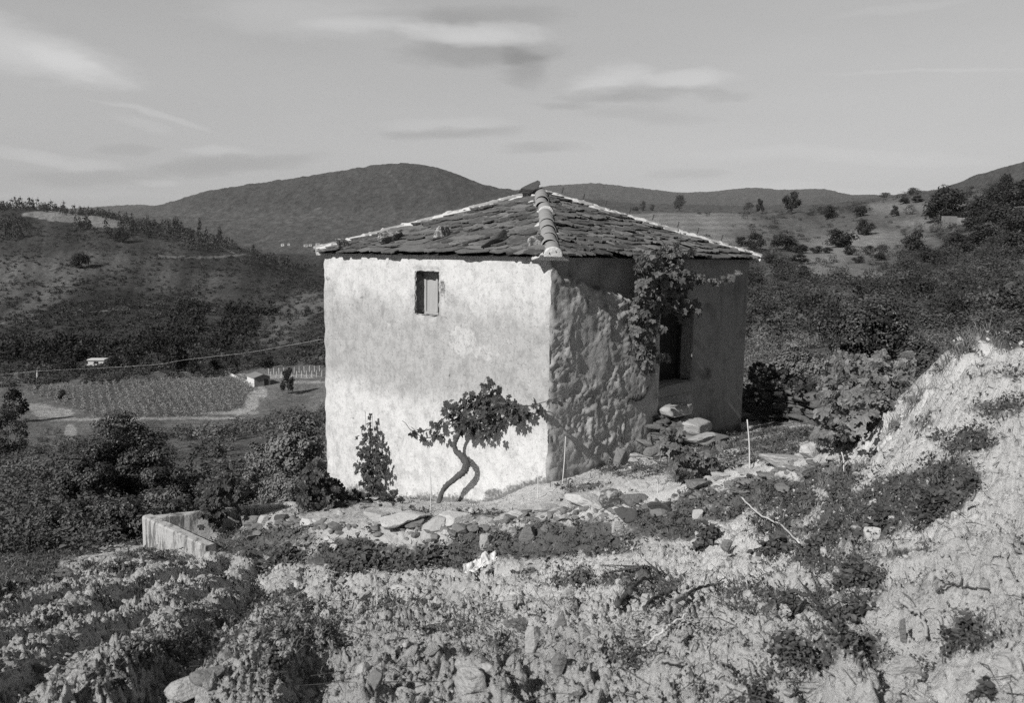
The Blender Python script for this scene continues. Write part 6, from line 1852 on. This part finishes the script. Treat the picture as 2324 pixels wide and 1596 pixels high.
# ---- trellis posts right of the shed
i = 0
mp = None
for row, (ya, yb) in enumerate(((845, 838), (853, 850))):
    for q in range(11):
        x = 610 + q * 11.5 + row * 5; P = hit_far(x, ya + (yb - ya) * q / 10 + 6, 80, 600)
        if mp is None:
            V, F = tube([[0, 0, -.3], [0.02, 0, .7], [0, 0, 1.35]], [.075, .07, .06], 6); mp = make_mesh('trellis_post', V, F); mp.materials.append(M['cane'])
        o = bpy.data.objects.new('trellis_post', mp); C.objects.link(o); o.location = P; o.rotation_euler = (random.uniform(-.06, .06), random.uniform(-.06, .06), random.uniform(0, 6))
        tag(o, 'thin pale post of the bare trellis right of the stone shed', 'post', 'trellis posts beside the stone shed')

# ---- power pole and its line
P = hit_far(85, 872, 80, 400); T = ray(84.5, 842) * P[1]
V, F = tube([P - [0, 0, .6], (P + T) / 2, T], [.22, .2, .17], 8); pole = empty('power_pole', P, 'pale power pole in the valley at the far left', 'pole')
obj('post', V, F, M['cane'], pole)
V, F = box((-.5, -.06, -.1), (.5, .06, .02), o=T - np.array([0, .2, .15])); obj('crossarm', V, F, M['wood_dark'], pole)
pts = [(-160, 868, 235), (-30, 855, 215), (84, 843.5, P[1]), (230, 836, 190), (355, 828, 182), (422, 817, 175), (560, 801, 160), (729, 771, 140)]
W = spline([ray(x, y) * Y for x, y, Y in pts], 60)
V, F = tube(W, [.016] * 60, 5); tag(obj('power_line', V, F, M['cane'], None), 'thin power line crossing the valley from the far left pole to behind the hut', 'power line')

# ---- buildings far off
def far_house(px, py, wpx, hpx, label, group, roof=True, rot=.4, ymin=100, parts_=True, flat=False):
    P = hit_far(px, py, ymin); k = P[1] * S / FPX; w = wpx * k; h = hpx * k
    ex = np.array([math.cos(rot), math.sin(rot), 0]); ey = np.array([-math.sin(rot), math.cos(rot), 0]); d = w * .7
    root = empty('village_house' if not flat else 'valley_building', P, label, 'house', group)
    V, F = box((-w / 2, 0, -2), (w / 2, d, h), ex, ey, Z2, P); obj('wall', V, F, M['whitewash'], root)
    if flat:
        V, F = join([box((-w * .55, -.3, h + .003), (w * .55, d + .3, h + .35), ex, ey, Z2, P)])
    else:
        c = [P + a * ex * w + b * ey * d + [0, 0, z] for a, b, z in ((-.55, -.06, h), (.55, -.06, h), (.55, 1.06, h), (-.55, 1.06, h), (-.5, .5, h * 1.45), (.5, .5, h * 1.45))]
        V, F = np.array(c), [np.array([[0, 1, 5, 4], [2, 3, 4, 5], [0, 3, 2, 1]]), np.array([[1, 2, 5], [3, 0, 4]])]
    obj('roof', V, F, M['far_roof'] if not flat else M['whitewash'], root)
    n = max(1, int(w / 5)); 
    for q in range(n):
        x = -w / 2 + (q + .5) * w / n
        V, F = box((x - .08 * w / n - .3, -.05, h * .35), (x + .08 * w / n + .3, .02, h * .75), ex, ey, Z2, P); obj('window', V, F, M['dark'], root)


far_house(218, 830, 34, 11, 'long flat white building among trees on the valley floor', None, flat=True, rot=.15)
far_house(206, 838, 14, 7, 'small white outbuilding below the long flat valley building', None, flat=True, rot=.3)
GV = 'white houses of the far village'
for (x, y, w, h, lb) in [(641, 559, 7, 4, 'leftmost tiny white house of the far village'), (655, 558, 5, 3.4, 'narrow tiny white house second in the far village'), (694, 561, 8, 4.5, 'tiny white house with the longest front in the far village'), (704, 560, 7, 4, 'tiny white house just left of the roof tip'), (721, 558, 9, 4, 'tiny white house touching the roof tip')]:
    far_house(x, y, w, h, lb, GV, rot=random.uniform(-.2, .5), ymin=700)
# roofless stone walls on the right hillside
P = hit_far(2165, 590, 60); k = P[1] * S / FPX
# ruined wall by the wood
P = hit_far(2170, 512, 60); k = P[1] * S / FPX
parts = [box((-34 * k, 0, -1), (0, .5, 20 * k), (1, .1, 0), (-.1, 1, 0), Z2, P), box((0.004, 0, -1), (32 * k, .5, 17 * k), (1, -.25, 0), (.25, 1, 0), Z2, P)]
V, F = join(parts); tag(obj('ruined_wall', V, F, M['rubble'], None), 'roofless grey stone wall beside the dark wood', 'wall')

# ------------------------------------------------------------------ the air: far ridges fade through it
def haze():
    los, his = [], []
    for o in scene.objects:
        if o.type == 'MESH':
            m = np.array([o.matrix_world @ Vector(c) for c in o.bound_box]); los.append(m.min(0)); his.append(m.max(0))
    bpy.context.view_layer.update()
    lo = np.min(los, 0) - [40, 40, 1.0]; hi = np.max(his, 0) + [40, 40, 12]
    V, F = box(lo, hi)
    m = bpy.data.materials.new('haze'); m.use_nodes = True; nt = m.node_tree; nt.nodes.clear()
    pv = nt.nodes.new('ShaderNodeVolumePrincipled'); out = nt.nodes.new('ShaderNodeOutputMaterial')
    pv.inputs['Color'].default_value = (.9, .9, .9, 1); pv.inputs['Density'].default_value = 5.5e-5; pv.inputs['Anisotropy'].default_value = 0.0
    nt.links.new(pv.outputs[0], out.inputs['Volume'])
    o = obj('haze', V, F, m); tag(o, kind='stuff')
    print('haze', lo, hi)


haze()
